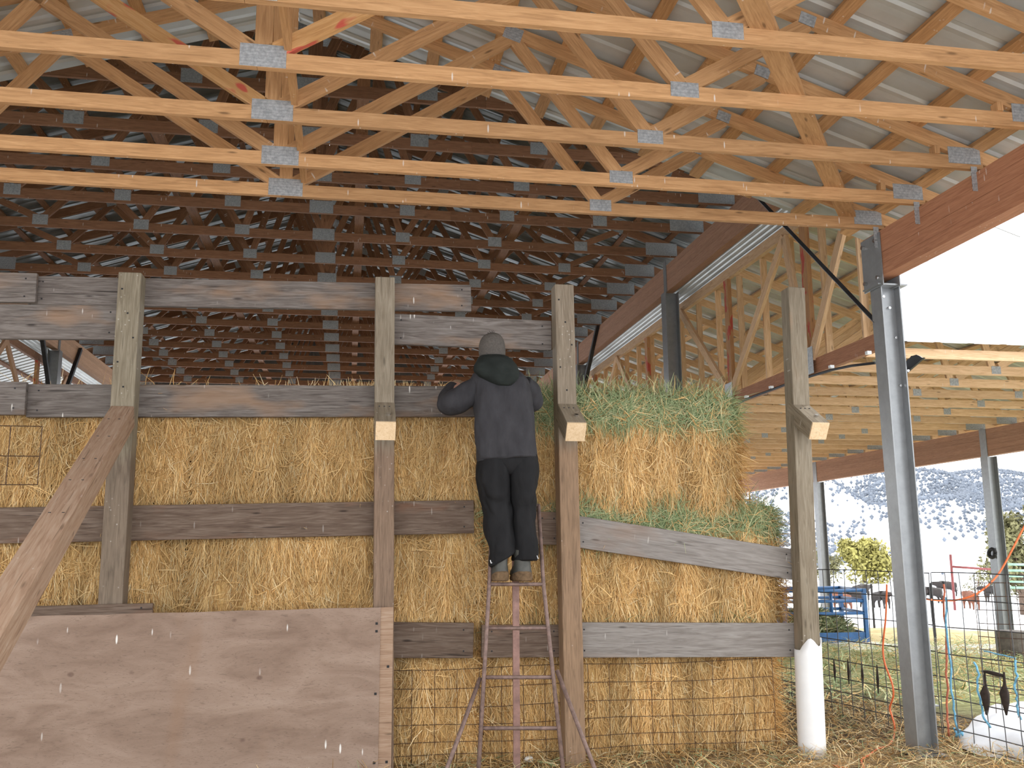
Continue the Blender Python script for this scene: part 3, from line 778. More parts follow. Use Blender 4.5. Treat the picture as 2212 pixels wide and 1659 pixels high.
# far end wall of the dark barn
fw_ = empty('wall_far', (XC2, YE2, 6.2)); tag(fw_, 'dark metal siding closing the far gable of the dark barn', kind='structure')
xx = XC2 - HS2 - .7
while xx < XC2 + HS2 + .65:
    x1 = min(xx + .9, XC2 + HS2 + .7)
    prof = [(xx, 0), (xx + .3, 0), (xx + .34, -.02), (xx + .42, -.02), (xx + .46, 0), (x1, 0)]
    V = [(a, YE2 - .05 + b, min(6.25, z2(a))) for a, b in prof] + [(a, YE2 - .05 + b, z2(a) + top2) for a, b in prof]
    mk('siding_panel', mesh_py('siding_panel', V, [(i, i + 1, 7 + i, 6 + i) for i in range(5)]), None, fw_, M['sheet2'])
    xx = x1
# ribbed soffit strip between the dark barn beam and the shed girder
for s in (1, -1):
    so = empty('trim_1' if s > 0 else 'trim_2', (XC2 + s * (BX - XC2), 7.0, 5.8)); tag(so, ('galvanised ribbed eave strip under the long beam at right' if s > 0 else 'galvanised ribbed eave strip under the far left beam'), kind='structure')
    prof = []
    for k in range(25):
        t = k / 24
        x = BX + .06 + (5.72 - BX - .06) * t; z = 4.425 + CAM_H + (4.285 - 4.425) * t + (0.018 if k % 6 in (3, 4) else 0)
        prof.append((XC2 + s * (x - XC2), z))
    for y0_, y1_ in ((7.0, 11.0), (10.97, 15.0), (14.97, 19.0), (18.97, 23.0), (22.97, 27.0), (26.97, YE2)):
        V = [(a, y0_, b) for a, b in prof] + [(a, y1_, b) for a, b in prof]
        mk('soffit_strip', mesh_py('soffit_strip', V, [(i, i + 1, 26 + i, 25 + i) for i in range(24)]), None, so, M['sheet'])
# lateral braces along the dark barn
for x, lb in ((XC2 + 3.0, 'brown brace board running lengthwise over dark chords right of the ridge'), (XC2 - 1.9, 'brown brace board running lengthwise over dark chords left of the ridge'), (XC2 + .55, 'brown brace board running lengthwise close to the dark ridge line')):
    brace_board((x, 9.3, ZC2 + .09), (x, YE2 - .3, ZC2 + .09), 0.038, 0.14, lb, M['truss2'])

# --- shed at right: mono trusses hung on a lattice girder
XG, ZG0, ZG1 = 5.72, 2.148 + CAM_H, 4.2 + CAM_H
YG0, YG1 = 8.75, 29.0
gr = empty('lattice_girder', (XG, YG0, ZG0)); tag(gr, 'long lattice girder of brown pine with upright and slanting webs at right', 'girder')
board('bottom_chord', (XG, YG0, ZG0 + .095), (XG, YG1, ZG0 + .095), 0.185, 0.075, M['glulam'], gr)
board('top_chord', (XG, YG0, ZG1), (XG, YG1, ZG1), 0.16, 0.075, M['truss3'], gr)
tops = [9.35, 11.1, 15.1, 19.1, 23.1, 27.1]; bots = [10.62, 13.12, 17.1, 21.1, 25.1]
for i, b in enumerate(bots):
    board('web', (XG - .05, tops[i], ZG1 - .08), (XG - .05, b - .06, ZG0 + .20), 0.13, 0.05, M['truss3'], gr)
    board('web', (XG - .05, tops[i + 1], ZG1 - .08), (XG - .05, b + .06, ZG0 + .20), 0.13, 0.05, M['truss3'], gr)
    board('upright', (XG - .01, b + .02, ZG0 + .19), (XG - .01, b + .02, ZG1 - .08), 0.15, 0.06, M['truss3_red'], gr, up=(0, 1, 0))
    blk('gusset', (XG - .08, b, ZG0 + .17), 0.006, 0.26, 0.34, M['plate'], gr)
XR, ZB3 = 11.62, 2.15 + CAM_H
SL3 = (ZG1 + .02 - (ZB3 + .115)) / (XR - XG)
def truss3(y):
    r = empty('mono_truss', (XG, y, ZB3 + .06))
    m = M['truss3']; ch, th = 0.115, 0.038
    zc_ = ZB3 + ch / 2
    def zt(x): return ZG1 + .02 - SL3 * (x - XG)
    board('bottom_chord', (XG + .05, y, zc_), (XR + .10, y, zc_), ch, th, m, r)
    board('top_chord', (XG + .04, y, zt(XG + .04)), (XR + .55, y, zt(XR + .55)), ch, th, m, r)
    board('end_post', (XG + .09, y, zc_ + .06), (XG + .09, y, zt(XG + .09) - .06), 0.09, th, m, r, up=(1, 0, 0))
    for (b, t) in ((0.14, 2.0), (2.3, 2.0), (2.4, 3.7), (4.0, 3.7)):
        board('web', (XG + b, y, zc_ + .06), (XG + t, y, zt(XG + t) - .06), 0.09, th, m, r)
    yf = y - th / 2 - .0015
    for b in (2.35, 4.0): plate((XG + b, zc_ + .01), 0.13, 0.10, r, yf)
    plate((XR - .15, zc_ + .02), 0.40, 0.15, r, yf)
    blk('hurricane_tie', (XR + .0, yf - .003, ZB3 - .07), 0.10, 0.004, 0.16, M['plate'], r)
    return r
Y30, DY3, N3 = 9.53, 0.845, 22
base3 = truss3(Y30)
tag(base3, 'pale pine shed truss right under the white siding, nearest of its row', 'truss', 'pale trusses of the right shed')
for k in range(1, N3):
    c = copy_tree(base3, (0, k * DY3, 0))
    c['label'] = 'pale pine truss of the right shed, %s counting back from the white siding' % ORD[k]
YE3 = Y30 + (N3 - 1) * DY3 + 0.4
def zt3(x): return ZG1 + .02 - SL3 * (x - XG) + 0.0575 / math.cos(math.atan(SL3))
slope_roof('roof', 'pale corrugated metal roof over the right shed behind the lattice girder', 9.36, YE3, (XG - .05, zt3(XG - .05)), (XR + .6, zt3(XR + .6)), M['sheet'], M['truss3'], [XG + .1 + .61 * k for k in range(11)], 0.05)
# white gable siding over the near shed truss
def siding():
    r = empty('wall_siding', (XG, 9.3, ZB3 + .2)); tag(r, 'white ribbed metal siding closing the gable end of the right shed', kind='structure')
    w = 0.84; x = XG + .09
    zb_ = 2.302 + CAM_H
    while x < XR + .4:
        x1 = min(x + w, XR + .5)
        prof = []
        k = 0
        xx = x
        while xx < x1 - .01:
            prof += [(xx, 0), (xx + .28, 0), (xx + .30, -.022), (xx + .36, -.022), (xx + .38, 0)]; xx += 0.42
        prof = [p for p in prof if p[0] <= x1] + [(x1, 0)]
        V = [(px_, 9.34 + py_, zb_) for px_, py_ in prof] + [(px_, 9.34 + py_, max(zb_ + .02, zt3(px_) + .02)) for px_, py_ in prof]
        m = len(prof)
        F = [(i, i + 1, m + i + 1, m + i) for i in range(m - 1)]
        mk('siding_panel', mesh_py('siding_panel', V, F), None, r, M['siding'])
        x = x1
siding()
beam('glulam_beam', 'reddish laminated beam under the outer ends of the pale shed trusses', XR, 9.2, YE3, 1.66 + CAM_H, ZB3, 0.15, M['glulam_mid'])
for k, (yy, nm) in enumerate(((9.0, 'just outside the right edge of the picture'), (15.35, 'standing right of the front column against the tree and hill'), (21.75, 'farther back, seen just right of the white-sleeved post'))):
    c = wcolumn('grey steel shed column ' + nm, XR, yy, float(gz(np.array(XR), np.array(yy))) - .1, 1.65 + CAM_H, 0.20, 0.20)
    blk('saddle_plate', (XR - .08, yy, 1.9 + CAM_H), 0.008, 0.18, 0.5, M['steel'], c)
# mirrored shed on the far left of the dark barn: girder and roof
XL = 2 * XC2 - XG
gl = empty('lattice_girder', (XL, YG0, ZG0)); tag(gl, 'brown lattice girder glimpsed at far left between the planks', 'girder')
board('bottom_chord', (XL, YG0, ZG0 + .095), (XL, YG1, ZG0 + .095), 0.185, 0.075, M['truss2'], gl)
board('top_chord', (XL, YG0, ZG1), (XL, YG1, ZG1), 0.16, 0.075, M['truss2'], gl)
for i, b in enumerate(bots):
    board('web', (XL + .05, tops[i], ZG1 - .08), (XL + .05, b - .06, ZG0 + .20), 0.13, 0.05, M['glulam2'], gl)
    board('web', (XL + .05, tops[i + 1], ZG1 - .08), (XL + .05, b + .06, ZG0 + .20), 0.13, 0.05, M['glulam2'], gl)
    board('upright', (XL + .01, b + .02, ZG0 + .19), (XL + .01, b + .02, ZG1 - .08), 0.15, 0.06, M['truss3_red'], gl, up=(0, 1, 0))
slope_roof('roof', 'corrugated metal roof over the far left shed', 7.2, YE3, (XL + .05, zt3(XG - .05)), (2 * XC2 - XR - .6, zt3(XR + .6)), M['sheet'], M['truss2'], [XL - .1 - .61 * k for k in range(11)], 0.05)
beam('glulam_beam', 'laminated outer beam of the far left shed, out of view', 2 * XC2 - XR, 7.2, YE3, 1.66 + CAM_H, zt3(XR) - .04, 0.15, M['glulam'])
# sagging cable with clips under the girder
pts = [atX(x, y, XG - .12) for x, y in ((1560, 893), (1613, 862), (1667, 842), (1720, 822), (1797, 799), (1840, 790), (1890, 784))]
cb = tube('electric_cable', pts, 0.016, M['steel_dark'], None, 6); tag(cb, 'dark electric cable clipped below the lattice girder', 'cable')
for x, y in ((1613, 860), (1666, 840), (1796, 796), (1876, 766)):
    p = atX(x, y, XG - .12); blk('cable_clip', p + Vector((0, 0, .02)), 0.05, 0.05, 0.035, M['pvc'], cb)

# ------------------------------------------------------------------ hay bales
YH = 6.76      # hay front
def bale(x0, x1, z0, z1_, label, green, n, side_r=False, top=False, yoff=0.0, seed=1, depth=0.95, extra_top=0):
    L, Hh = x1 - x0, z1_ - z0
    base = Vector(((x0 + x1) / 2, YH + yoff + depth / 2, z0))
    root = empty('hay_bale', base, label, 'hay bale', 'large square hay bales in the stack')
    r = np.random.default_rng(seed)
    ph = r.uniform(0, 6.28, 12)
    def bulge(x, z):
        b = 0.018 * np.sin(x * 9 + ph[0]) + 0.014 * np.sin(x * 23 + ph[1] + z * 3) + 0.010 * np.sin(x * 51 + ph[2] - z * 5) + 0.012 * np.sin(z * 11 + ph[3] + x * 2)
        edge = np.minimum(np.minimum(x + L / 2, L / 2 - x), np.minimum(z, Hh - z) * 1.2)
        return b + 0.05 * (np.clip(edge / 0.14, 0, 1) ** 0.6) - 0.05
    # body
    bm = bmesh.new(); bmesh.ops.create_cube(bm, size=1.0)
    bmesh.ops.subdivide_edges(bm, edges=bm.edges[:], cuts=28, use_grid_fill=True)
    me = bpy.data.meshes.new('bale_body'); bm.to_mesh(me); bm.free()
    V = np.zeros(len(me.vertices) * 3, np.float32); me.vertices.foreach_get('co', V); V = V.reshape(-1, 3)
    V = V * np.array([L, depth, Hh]); V[:, 2] += Hh / 2
    front = V[:, 1] < -depth / 2 + 1e-4
    V[front, 1] -= bulge(V[front, 0], V[front, 2]) + 0.01
    e = 0.035
    c = np.array([0, 0, Hh / 2]); hlf = np.array([L, depth, Hh]) / 2
    q = (V - c) / hlf
    ax = np.sort(np.abs(q), axis=1)[:, 1]
    V = c + (V - c) * (1 - e * np.clip((ax - .9) / .1, 0, 1)[:, None] * np.array([.5, 1, .6]))
    V += 0.006 * np.stack([vn(V, 9, seed), vn(V, 9, seed + 1), vn(V, 9, seed + 2)], 1) * np.where(V[:, 2:3] < .02, 0, 1)
    me.vertices.foreach_set('co', V.astype(np.float32).ravel())
    me.polygons.foreach_set('use_smooth', [True] * len(me.polygons)); me.update()
    gthr = Hh * green if green else 0
    me.materials.append(bale_mat('bale_side', gthr))
    mk('bale_body', me, Matrix.Translation(base), root)
    # blades on the face
    def tint(P):
        n_ = len(P)
        cl = vn(P * np.array([1, 0.2, .3]), 7, seed + 5)
        C = pick(PAL, n_, [.24, .28, .22, .10, .12, .04]) * (0.92 + 0.22 * cl)[:, None]
        if green:
            G = pick(GRN, n_, [.32, .28, .18, .15, .07])
            zz = P[:, 2] + 0.03 * vn(P, 6, seed + 9)
            gm = (zz > gthr) & (rng.random(n_) < 0.88)
            C = np.where(gm[:, None], G, C)
        return C
    def basef(n_):
        P = np.zeros((n_, 3)); P[:, 0] = rng.uniform(-L / 2, L / 2, n_); P[:, 2] = rng.uniform(0.0, Hh, n_) 
        P[:, 1] = -depth / 2 - bulge(P[:, 0], P[:, 2]) - 0.004 - rng.uniform(0, .016, n_)
        return P
    def dirf(P):
        n_ = len(P)
        d = np.zeros((n_, 3)); d[:, 0] = 0.20 * vn(P, 5, seed + 3) + rng.normal(0, 0.16, n_); d[:, 2] = -1; d[:, 1] = rng.normal(-.02, .05, n_)
        wild = rng.random(n_) < (0.13)
        if green: wild |= (P[:, 2] > gthr) & (rng.random(n_) < .75)
        a = rng.uniform(0, 6.283, n_)
        d[wild, 0] = np.cos(a[wild]); d[wild, 2] = np.sin(a[wild]); d[wild, 1] = rng.normal(-.12, .12, wild.sum())
        d /= np.linalg.norm(d, axis=1)[:, None]
        return d, np.tile([0., -1., 0.], (n_, 1))
    me2 = blades(n, basef, (0.05, 0.21), (0.0022, 0.0048), dirf, tint, 0.02, 'straw_face')
    o = mk('straw_face', me2, Matrix.Translation(base), root); tag(o, kind='stuff')
    if side_r or top:
        def basef2(n_):
            P = np.zeros((n_, 3)); w = rng.random(n_)
            s_ = w < (0.62 if side_r else 0.0)
            P[:, 0] = np.where(s_, L / 2 - rng.uniform(0, .03, n_), rng.uniform(-L / 2, L / 2, n_))
            P[:, 2] = np.where(s_, rng.uniform(0, Hh, n_), Hh - rng.uniform(0, .05, n_))
            P[:, 1] = rng.uniform(-depth / 2 - .01, -depth / 2 + .5, n_)
            return P
        def dirf2(P):
            n_ = len(P); s_ = P[:, 0] > L / 2 - .031
            d = np.where(s_[:, None], np.stack([np.abs(rng.normal(.45, .3, n_)), rng.normal(-.3, .4, n_), rng.normal(-.8, .5, n_)], 1),
                         np.stack([rng.normal(0, .8, n_), rng.normal(-.3, .4, n_), np.abs(rng.normal(.25, .3, n_))], 1))
            d /= np.linalg.norm(d, axis=1)[:, None]
            nm = np.where(s_[:, None], [[1., 0, 0]], [[0., 0, 1.]])
            return d, nm
        me3 = blades(int(n * .4), basef2, (0.06, 0.22), (0.0022, 0.005), dirf2, tint, 0.03, 'straw_fringe')
        o = mk('straw_fringe', me3, Matrix.Translation(base), root); tag(o, kind='stuff')
    if extra_top:
        def basef3(n_):
            P = np.zeros((n_, 3)); P[:, 0] = np.clip(rng.normal(.15 * L, .16 * L, n_), -L / 2, L / 2)
            P[:, 2] = Hh - .03; P[:, 1] = rng.uniform(-depth / 2, -depth / 2 + .25, n_); return P
        def dirf3(P):
            n_ = len(P); d = np.stack([rng.normal(0, .45, n_), rng.normal(0, .3, n_), np.abs(rng.normal(.8, .3, n_))], 1)
            return d / np.linalg.norm(d, axis=1)[:, None], np.tile([0., -1., 0.], (n_, 1))
        me4 = blades(extra_top, basef3, (0.06, 0.17), (0.003, 0.005), dirf3, lambda P: pick(PAL[[0, 3, 5]], len(P)), .02, 'straw_tuft')
        o = mk('straw_tuft', me4, Matrix.Translation(base), root); tag(o, kind='stuff')
    return root
z_a, z_b, z_c, z_d = 0.0, -0.503 + CAM_H, 0.345 + CAM_H, 1.185 + CAM_H
NB = 15000
bale(0.96, 2.93, z_c, z_d, 'top bale at right with a green upper band, right of the person', 0.70, NB, True, True, 0.0, 11)
bale(0.97, 3.22, z_b, z_c - .005, 'middle bale at right with a green upper band behind the slanting plank', 0.74, NB, True, True, -0.0, 21)
bale(0.97, 3.14, z_a, z_b - .005, 'bottom bale at right behind wire mesh, right of the ladder', 0.90, NB, True, True, 0.03, 31)
bale(-1.09, 0.93, z_c, z_d - .06, 'top golden bale between the left post and the person', 0, NB, False, False, 0.0, 41, extra_top=900)
bale(-1.09, 0.94, z_b, z_c - .005, 'middle golden bale above the plywood sheet, left of the person', 0, NB, True, False, 0.0, 51)
bale(-1.09, 0.94, z_a, z_b - .005, 'bottom golden bale left of the ladder, half hidden by plywood', 0, int(NB * .8), True, False, 0.02, 61)
bale(-3.13, -1.11, z_c, z_d - .06, 'top golden bale at the far left behind the slanting brace timber', 0, NB, False, False, 0.0, 71)
bale(-3.13, -1.11, z_b, z_c - .005, 'middle golden bale at the far left behind the slanting brace timber', 0, int(NB * .8), False, False, 0.0, 81)
bale(-3.13, -1.11, z_a, z_b - .005, 'bottom bale at far left hidden behind the plywood sheet', 0, 800, False, False, 0.0, 91)

# ------------------------------------------------------------------ posts, planks, plywood
YP = 6.50
def post(label, top, bot, mat, w=0.14, stub=None, full=None, nails=True):
    pt, pb = atY(*top, YP), atY(*bot, YP)
    d = (pb - pt)
    g = pt + d * (pt.z / (pt.z - pb.z))      # foot on the ground
    off = Vector((0, w / 2, 0))
    r = empty('timber_post', g + off, label, 'post')
    up = (0, 1, 0)
    board('post_shaft', g + off, pt + off, w, w, mat, r, up=up, bevel=0.004)
    def onpost(z): return g + (pt - g) * ((z - g.z) / (pt.z - g.z))
    if stub:
        a = math.radians(32); zt_ = atY(stub[0], stub[1], YP).z
        c = onpost(zt_ - 0.085)
        dirv = Vector((0, -math.cos(a), -math.sin(a)))
        p0 = c + Vector((0, .10, .10 * math.tan(a))); p1 = c + dirv * 0.28
        b = board('brace_stub', p0, p1, w, w, M['post'], r, bevel=0.003)
        e = board('cut_end', p1, p1 + dirv * .012, w - .004, w - .004, M['cut'], b, bevel=0.0)
        n = Vector((0, -math.sin(a), math.cos(a)))
        bolt(c + dirv * .17 + n * (w / 2) + Vector((.02, 0, 0)), n, 0.016, b, 0.012)
        for q in range(3):
            hp = c + dirv * (.03) + n * (w / 2 + .001) + Vector((-.04 + .035 * q, 0, 0))
            blk('nail', hp, 0.010, 0.008, 0.006, M['black'], b)
    if nails:
        for k in range(5):
            z = pt.z - .12 - .17 * k
            c = onpost(z) + Vector((-.045 + .09 * ((k * 7) % 3) / 2, -.001, 0))
            blk('nail', c, 0.011, 0.004, 0.011, M['black'], r)
    return r, onpost
p1, onp1 = post('greenish grey post at the left, carrying the long slanting brace', (281, 588), (238, 1300), M['post_a'], 0.150)
p2, onp2 = post('timber post in the middle ending behind the plywood edge', (832, 598), (829, 1300), M['post_b'], 0.137, stub=(832, 868), nails=False)
p3, onp3 = post('brown timber post right of the person and ladder', (1219, 614), (1244, 1640), M['post_c'], 0.142, stub=(1219, 872))
p4, onp4 = post('tall post at right with a white plastic sleeve round its foot', (1721, 620), (1764, 1640), M['post'], 0.136, stub=(1728, 873), nails=False)
# cap bands of paler wood on p3 top are part of the shaft material; sleeve on p4
def sleeve():
    g, t = onp4(0.0), onp4(0.80)
    n = 20; V = []; F = []
    for i in range(9):
        f = i / 8
        c = g.lerp(t, f) + Vector((0, .062, 0))
        for k in range(n + 1):
            a = math.radians(-215 + 250 * k / n)
            rz = 0.098
            top = 0.0
            if i == 8: top = -0.055 if k < 6 else 0.03 * math.sin(k * .9)
            V.append(c + Vector((math.cos(a) * rz, math.sin(a) * rz, top)))
    for i in range(8):
        for k in range(n):
            a = i * (n + 1) + k; F.append((a, a + 1, a + n + 2, a + n + 1))
    me = mesh_py('sleeve', V, F, True); me.materials.append(M['pvc'])
    o = mk('sleeve', me, None, p4); o['label'] = 'white plastic pipe sleeve with a torn top edge'
    sm = o.modifiers.new('thick', 'SOLIDIFY'); sm.thickness = 0.006
sleeve()
# long brace from p1 towards the viewer
c = onp1(atY(262, 885, YP).z - .06)
p_hi = c + Vector((0.005, .02, .02)); tgt = atY(-6, 1355, 4.30)
dv = (tgt - p_hi).normalized(); k = (p_hi.z - 0.06) / -dv.z
bz = board('brace_timber', p_hi, p_hi + dv * k, 0.145, 0.145, M['brace'], None, bevel=0.004)
tag(bz, 'long slanting brown brace timber leaning on the left post', 'timber')
for t in (.25, .55, .9, 1.2, 1.6):
    for q in (-.035, .03):
        n = frame(dv).col[2]
        blk('nail', p_hi + dv * t + n * .073 + Vector((q, 0, 0)), 0.012, 0.012, 0.003, M['black'], bz)

def plank(a, b, wpx, label, mat, Y=6.665, t=0.04, split=None):
    pa, pb = atY(*a, Y), atY(*b, Y)
    w = wpx / (FPX / (pa - CAM).dot(FW) * 0.5 + FPX / (pb - CAM).dot(FW) * 0.5)
    o = board('plank', pa, pb, w, t, mat, None, bevel=0.003)
    tag(o, label, 'plank')
    d = (pb - pa).normalized()
    for p in (pa + d * .07, pb - d * .07):
        for s in (-.3, .3):
            blk('nail', p + Vector((0, -t / 2 - .001, w * s)), 0.010, 0.003, 0.010, M['black'], o)
    return o
PL, PB = M['plank'], M['plank_brown']
plank((-40, 621), (80, 623), 66, 'short grey plank end at the upper left edge, nailed over the top plank', PL, 6.615)
plank((70, 628), (1017, 645), 61, 'long grey top plank running behind the left and middle posts', PL, 6.662)
plank((-40, 695), (262, 698), 76, 'grey plank below the top one, left of the left post', PL)
plank((845, 711), (1190, 726), 66, 'grey plank behind the knit hat, between the middle and brown posts', PL)
plank((1184, 726), (1205, 727), 58, 'small orange board end beside the brown post top', M['brace'], 6.70)
plank((-40, 861), (57, 861), 72, 'short bluish grey plank end at the left edge above the hay', PL, 6.615)
plank((60, 866), (1075, 868), 69, 'long grey plank with an orange patch along the top of the left hay', PL)
plank((-40, 1136), (1023, 1116), 74, 'dark brown plank crossing the middle of the left hay', PB)
plank((1150, 1140), (1216, 1142), 70, 'short reddish plank piece between the ladder and the brown post', PB)
plank((1238, 1147), (1716, 1220), 66, 'sloping grey plank between the brown post and the sleeved post', M['greyrail'])
plank((815, 1382), (1022, 1383), 74, 'low brown plank between the plywood and the ladder', PB)
plank((1040, 1385), (1216, 1384), 68, 'low brown plank behind the ladder rungs', PB)
plank((1240, 1382), (1722, 1382), 72, 'low grey plank between the brown post and the sleeved post', M['greyrail'])
plank((40, 1334), (330, 1326), 46, 'thin board showing along the top of the plywood', PB, 6.475, 0.03)

def plywood():
    Y = 6.44
    a, b = atY(20, 1337, Y), atY(850, 1311, Y)
    zt_l, zt_r = atY(-40, 1335, Y).z, b.z
    xl, xr = -2.55, b.x
    r = empty('plywood_sheet', ((xl + xr) / 2, Y, 0.02)); tag(r, 'weathered pinkish plywood sheet leaning across the lower left', 'plywood')
    n = 24
    def sheetm(name, y0, y1, xl_, xr_, mat, jag=0.0, par=None, rag_left=False):
        V = []; F = []
        m = 12
        for j in range(m + 1):
            for i in range(n + 1):
                f = i / n
                x = xl_ + (xr_ - xl_) * f
                zt__ = zt_l + (zt_r - zt_l) * ((x - xl) / (xr - xl))
                z = 0.02 + (zt__ - 0.02) * j / m
                if rag_left and i == 0: x += 0.018 * math.sin(j * 2.3) + .012 * math.sin(j * 5.1)
                if j == m: z += jag * math.sin(i * 1.3)
                V.append((x, y0, z)); 
        k = len(V)
        V += [(x, y1, z) for x, _, z in V]
        w = n + 1
        for j in range(m):
            for i in range(n):
                q = j * w + i
                F.append((q, q + 1, q + w + 1, q + w)); F.append((k + q, k + q + w, k + q + w + 1, k + q + 1))
        bd = [i for i in range(w)] + [j * w + n for j in range(1, m + 1)] + [m * w + i for i in range(n - 1, -1, -1)] + [j * w for j in range(m - 1, 0, -1)]
        for i in range(len(bd)):
            p, q = bd[i], bd[(i + 1) % len(bd)]
            F.append((p, k + p, k + q, q))
        return mk(name, mesh_py(name, V, F), None, par, mat)
    sheetm('face_ply', Y, Y + .006, xl, xr - 0.085, M['ply'], .002, r)
    sheetm('core_ply', Y + .007, Y + .016, xl, xr, M['brace'], .002, r).__setitem__('label', 'paler inner ply bared along the right edge')
    for z in (.12, .55, .95, 1.0):
        blk('screw', (xr - .11, Y - .001, z), 0.016, 0.003, 0.016, M['black'], r)
    for z in (.12, .72):
        blk('screw', (xr - .03, Y + .006, z), 0.016, 0.003, 0.016, M['black'], r)
plywood()

# ------------------------------------------------------------------ wire mesh on the low hay
def mesh_panel(name, p0, p1, z0, z1_, nh, nv, r, mat, label, cat='wire panel', wob=0.0, zs=None):
    p0, p1 = Vector(p0), Vector(p1)
    lines = []
    zs = zs or [z0 + (z1_ - z0) * i / (nh - 1) for i in range(nh)]
    m = 14
    nrm = (p1 - p0).cross(Vector((0, 0, 1))).normalized()
    def W_(f, z): return nrm * (wob * (math.sin(f * 17 + z * 9) + .5 * math.sin(f * 41 - z * 23))) + Vector((0, 0, wob * 1.2 * math.sin(f * 11 + z * 5)))
    for z in zs:
        lines.append([p0.lerp(p1, f / m) + Vector((0, 0, z)) + W_(f / m, z) for f in range(m + 1)])
    for i in range(nv):
        f = i / (nv - 1)
        lines.append([p0.lerp(p1, f) + Vector((0, 0, z)) + W_(f, z) + nrm * r * 1.6 for z in np.linspace(min(zs), max(zs), 8)])
    o = tubes(name, lines, r, mat)
    tag(o, label, cat)
    return o
zz = [atY(1400, y, 6.70).z for y in (1432, 1472, 1512, 1549, 1586, 1612, 1630)]
mesh_panel('wire_mesh', (0.30, 6.705, 0), (3.12, 6.715, 0), 0, 0, 0, 19, 0.0022, M['wire_rust'], 'rusty woven wire stretched over the bottom hay bales', wob=0.006, zs=zz)
zz = [atY(20, y, 6.56).z for y in (920, 985, 1047)]
mesh_panel('wire_mesh', (-2.6, 6.56, 0), (-2.02, 6.56, 0), 0, 0, 0, 4, 0.003, M['wire_rust'], 'scrap of rusty wire grid at the left edge in front of hay', zs=zz)

# ------------------------------------------------------------------ ladder
def ladder():
    r = empty('tripod_ladder', (1.05, 5.8, 0)); tag(r, 'rusty tripod ladder with thin round rungs that the person stands on', 'ladder')
    L1, L2 = atY(1062, 1140, 6.27), atY(1057, 1262, 6.16)
    Lb = atY(1034, 1659, 5.80)
    R1, R2 = atY(1163, 1090, 6.30), atY(1174, 1262, 6.16)
    Rb = atY(1216, 1659, 5.80)
    def ext(a, b):
        d = b - a; return a + d * ((a.z - 0.0) / (a.z - b.z))
    Lf, Rf = ext(L2, Lb), ext(R2, Rb)
    tube('rail', [L1, L2, Lf], 0.0135, M['rust'], r, 8); tube('rail', [R1, R2, Rf], 0.0135, M['rust'], r, 8)
    for y in (1262, 1357, 1463, 1573):
        f = (y - 1262) / (1659 - 1262)
        Yr = 6.16 - .36 * f
        xl = 1057 + (1034 - 1057) * f; xr = 1174 + (1216 - 1174) * f
        tube('rung', [atY(xl - 4, y, Yr), atY(xr + 4, y, Yr)], 0.0125, M['rust'], r, 8)
    for a, b in (((1037, 1465), (966, 1659)), ((1203, 1448), (1284, 1659))):
        pa = atY(*a, 5.99); pb = atY(*b, 5.74); f_ = ext(pa, pb)
        tube('side_strut', [pa, f_], 0.0135, M['rust'], r, 8)
    pa, pb = atY(1113, 1110, 6.36), atY(1115, 1655, 6.40)
    board('tripod_leg', pa, Vector((pb.x, 6.38, 0.0)), 0.045, 0.02, M['rust_red'], r, up=(1, 0, 0))
    tube('top_pin', [L1, R1.lerp(L1, .5), R1], 0.011, M['rust'], r, 6)
ladder()
V, F = tube_geo([atZ(1132, 1644, .03), atZ(1138, 1641, .045), atZ(1146, 1640, .045), atZ(1150, 1642, .03)], [.008, .022, .022, .008], 8)
o = mk('white_lump', mesh_py('white_lump', V, F, True), None, None, M['egg']); tag(o, 'small white lump lying in the straw behind the ladder', 'debris')

# ------------------------------------------------------------------ person
def skin_mesh(name, pts, edges, radii, root=0, levels=2):
    me = bpy.data.meshes.new(name); me.from_pydata([tuple(p) for p in pts], edges, []); me.update()
    o = bpy.data.objects.new(name, me); COL.objects.link(o)
    sk = o.modifiers.new('skin', 'SKIN'); sk.use_smooth_shade = True
    for i, v in enumerate(me.skin_vertices[0].data):
        rr = radii[i]; v.radius = rr if isinstance(rr, tuple) else (rr, rr)
        v.use_root = (i == root)
    ss = o.modifiers.new('sub', 'SUBSURF'); ss.levels = levels; ss.render_levels = levels
    bpy.context.view_layer.update()
    dg = bpy.context.evaluated_depsgraph_get()
    me2 = bpy.data.meshes.new_from_object(o.evaluated_get(dg))
    bpy.data.objects.remove(o); me2.name = name
    me2.polygons.foreach_set('use_smooth', [True] * len(me2.polygons))
    return me2
def loft(rings, n=28, cap=True, exp=2.4):
    """rings: (center Vector, rx, ry, tilt_x) horizontal super-ellipses (x right, y depth)"""
    V = []; F = []
    for c, rx, ry, *rest in rings:
        tl = rest[0] if rest else 0.0
        for k in range(n):
            a = 2 * math.pi * k / n
            ca, sa = math.cos(a), math.sin(a)
            x = math.copysign(abs(ca) ** (2 / exp), ca) * rx; y = math.copysign(abs(sa) ** (2 / exp), sa) * ry
            V.append(c + Vector((x, y, x * tl)))
    m = len(rings)
    for i in range(m - 1):
        for k in range(n):
            a, b = i * n + k, i * n + (k + 1) % n
            F.append((a, b, b + n, a + n))
    if cap:
        F.append(tuple(range(n))[::-1]); F.append(tuple((m - 1) * n + k for k in range(n)))
    return V, F
def rings_px(rows):
    """rows: (y, xL, xR, Yc, ry[, tilt])"""
    out = []
    for y, xl, xr, Yc, ry, *rest in rows:
        a, b = atY(xl, y, Yc), atY(xr, y, Yc)
        out.append(((a + b) / 2, (b - a).length / 2, ry, *rest))
    return out
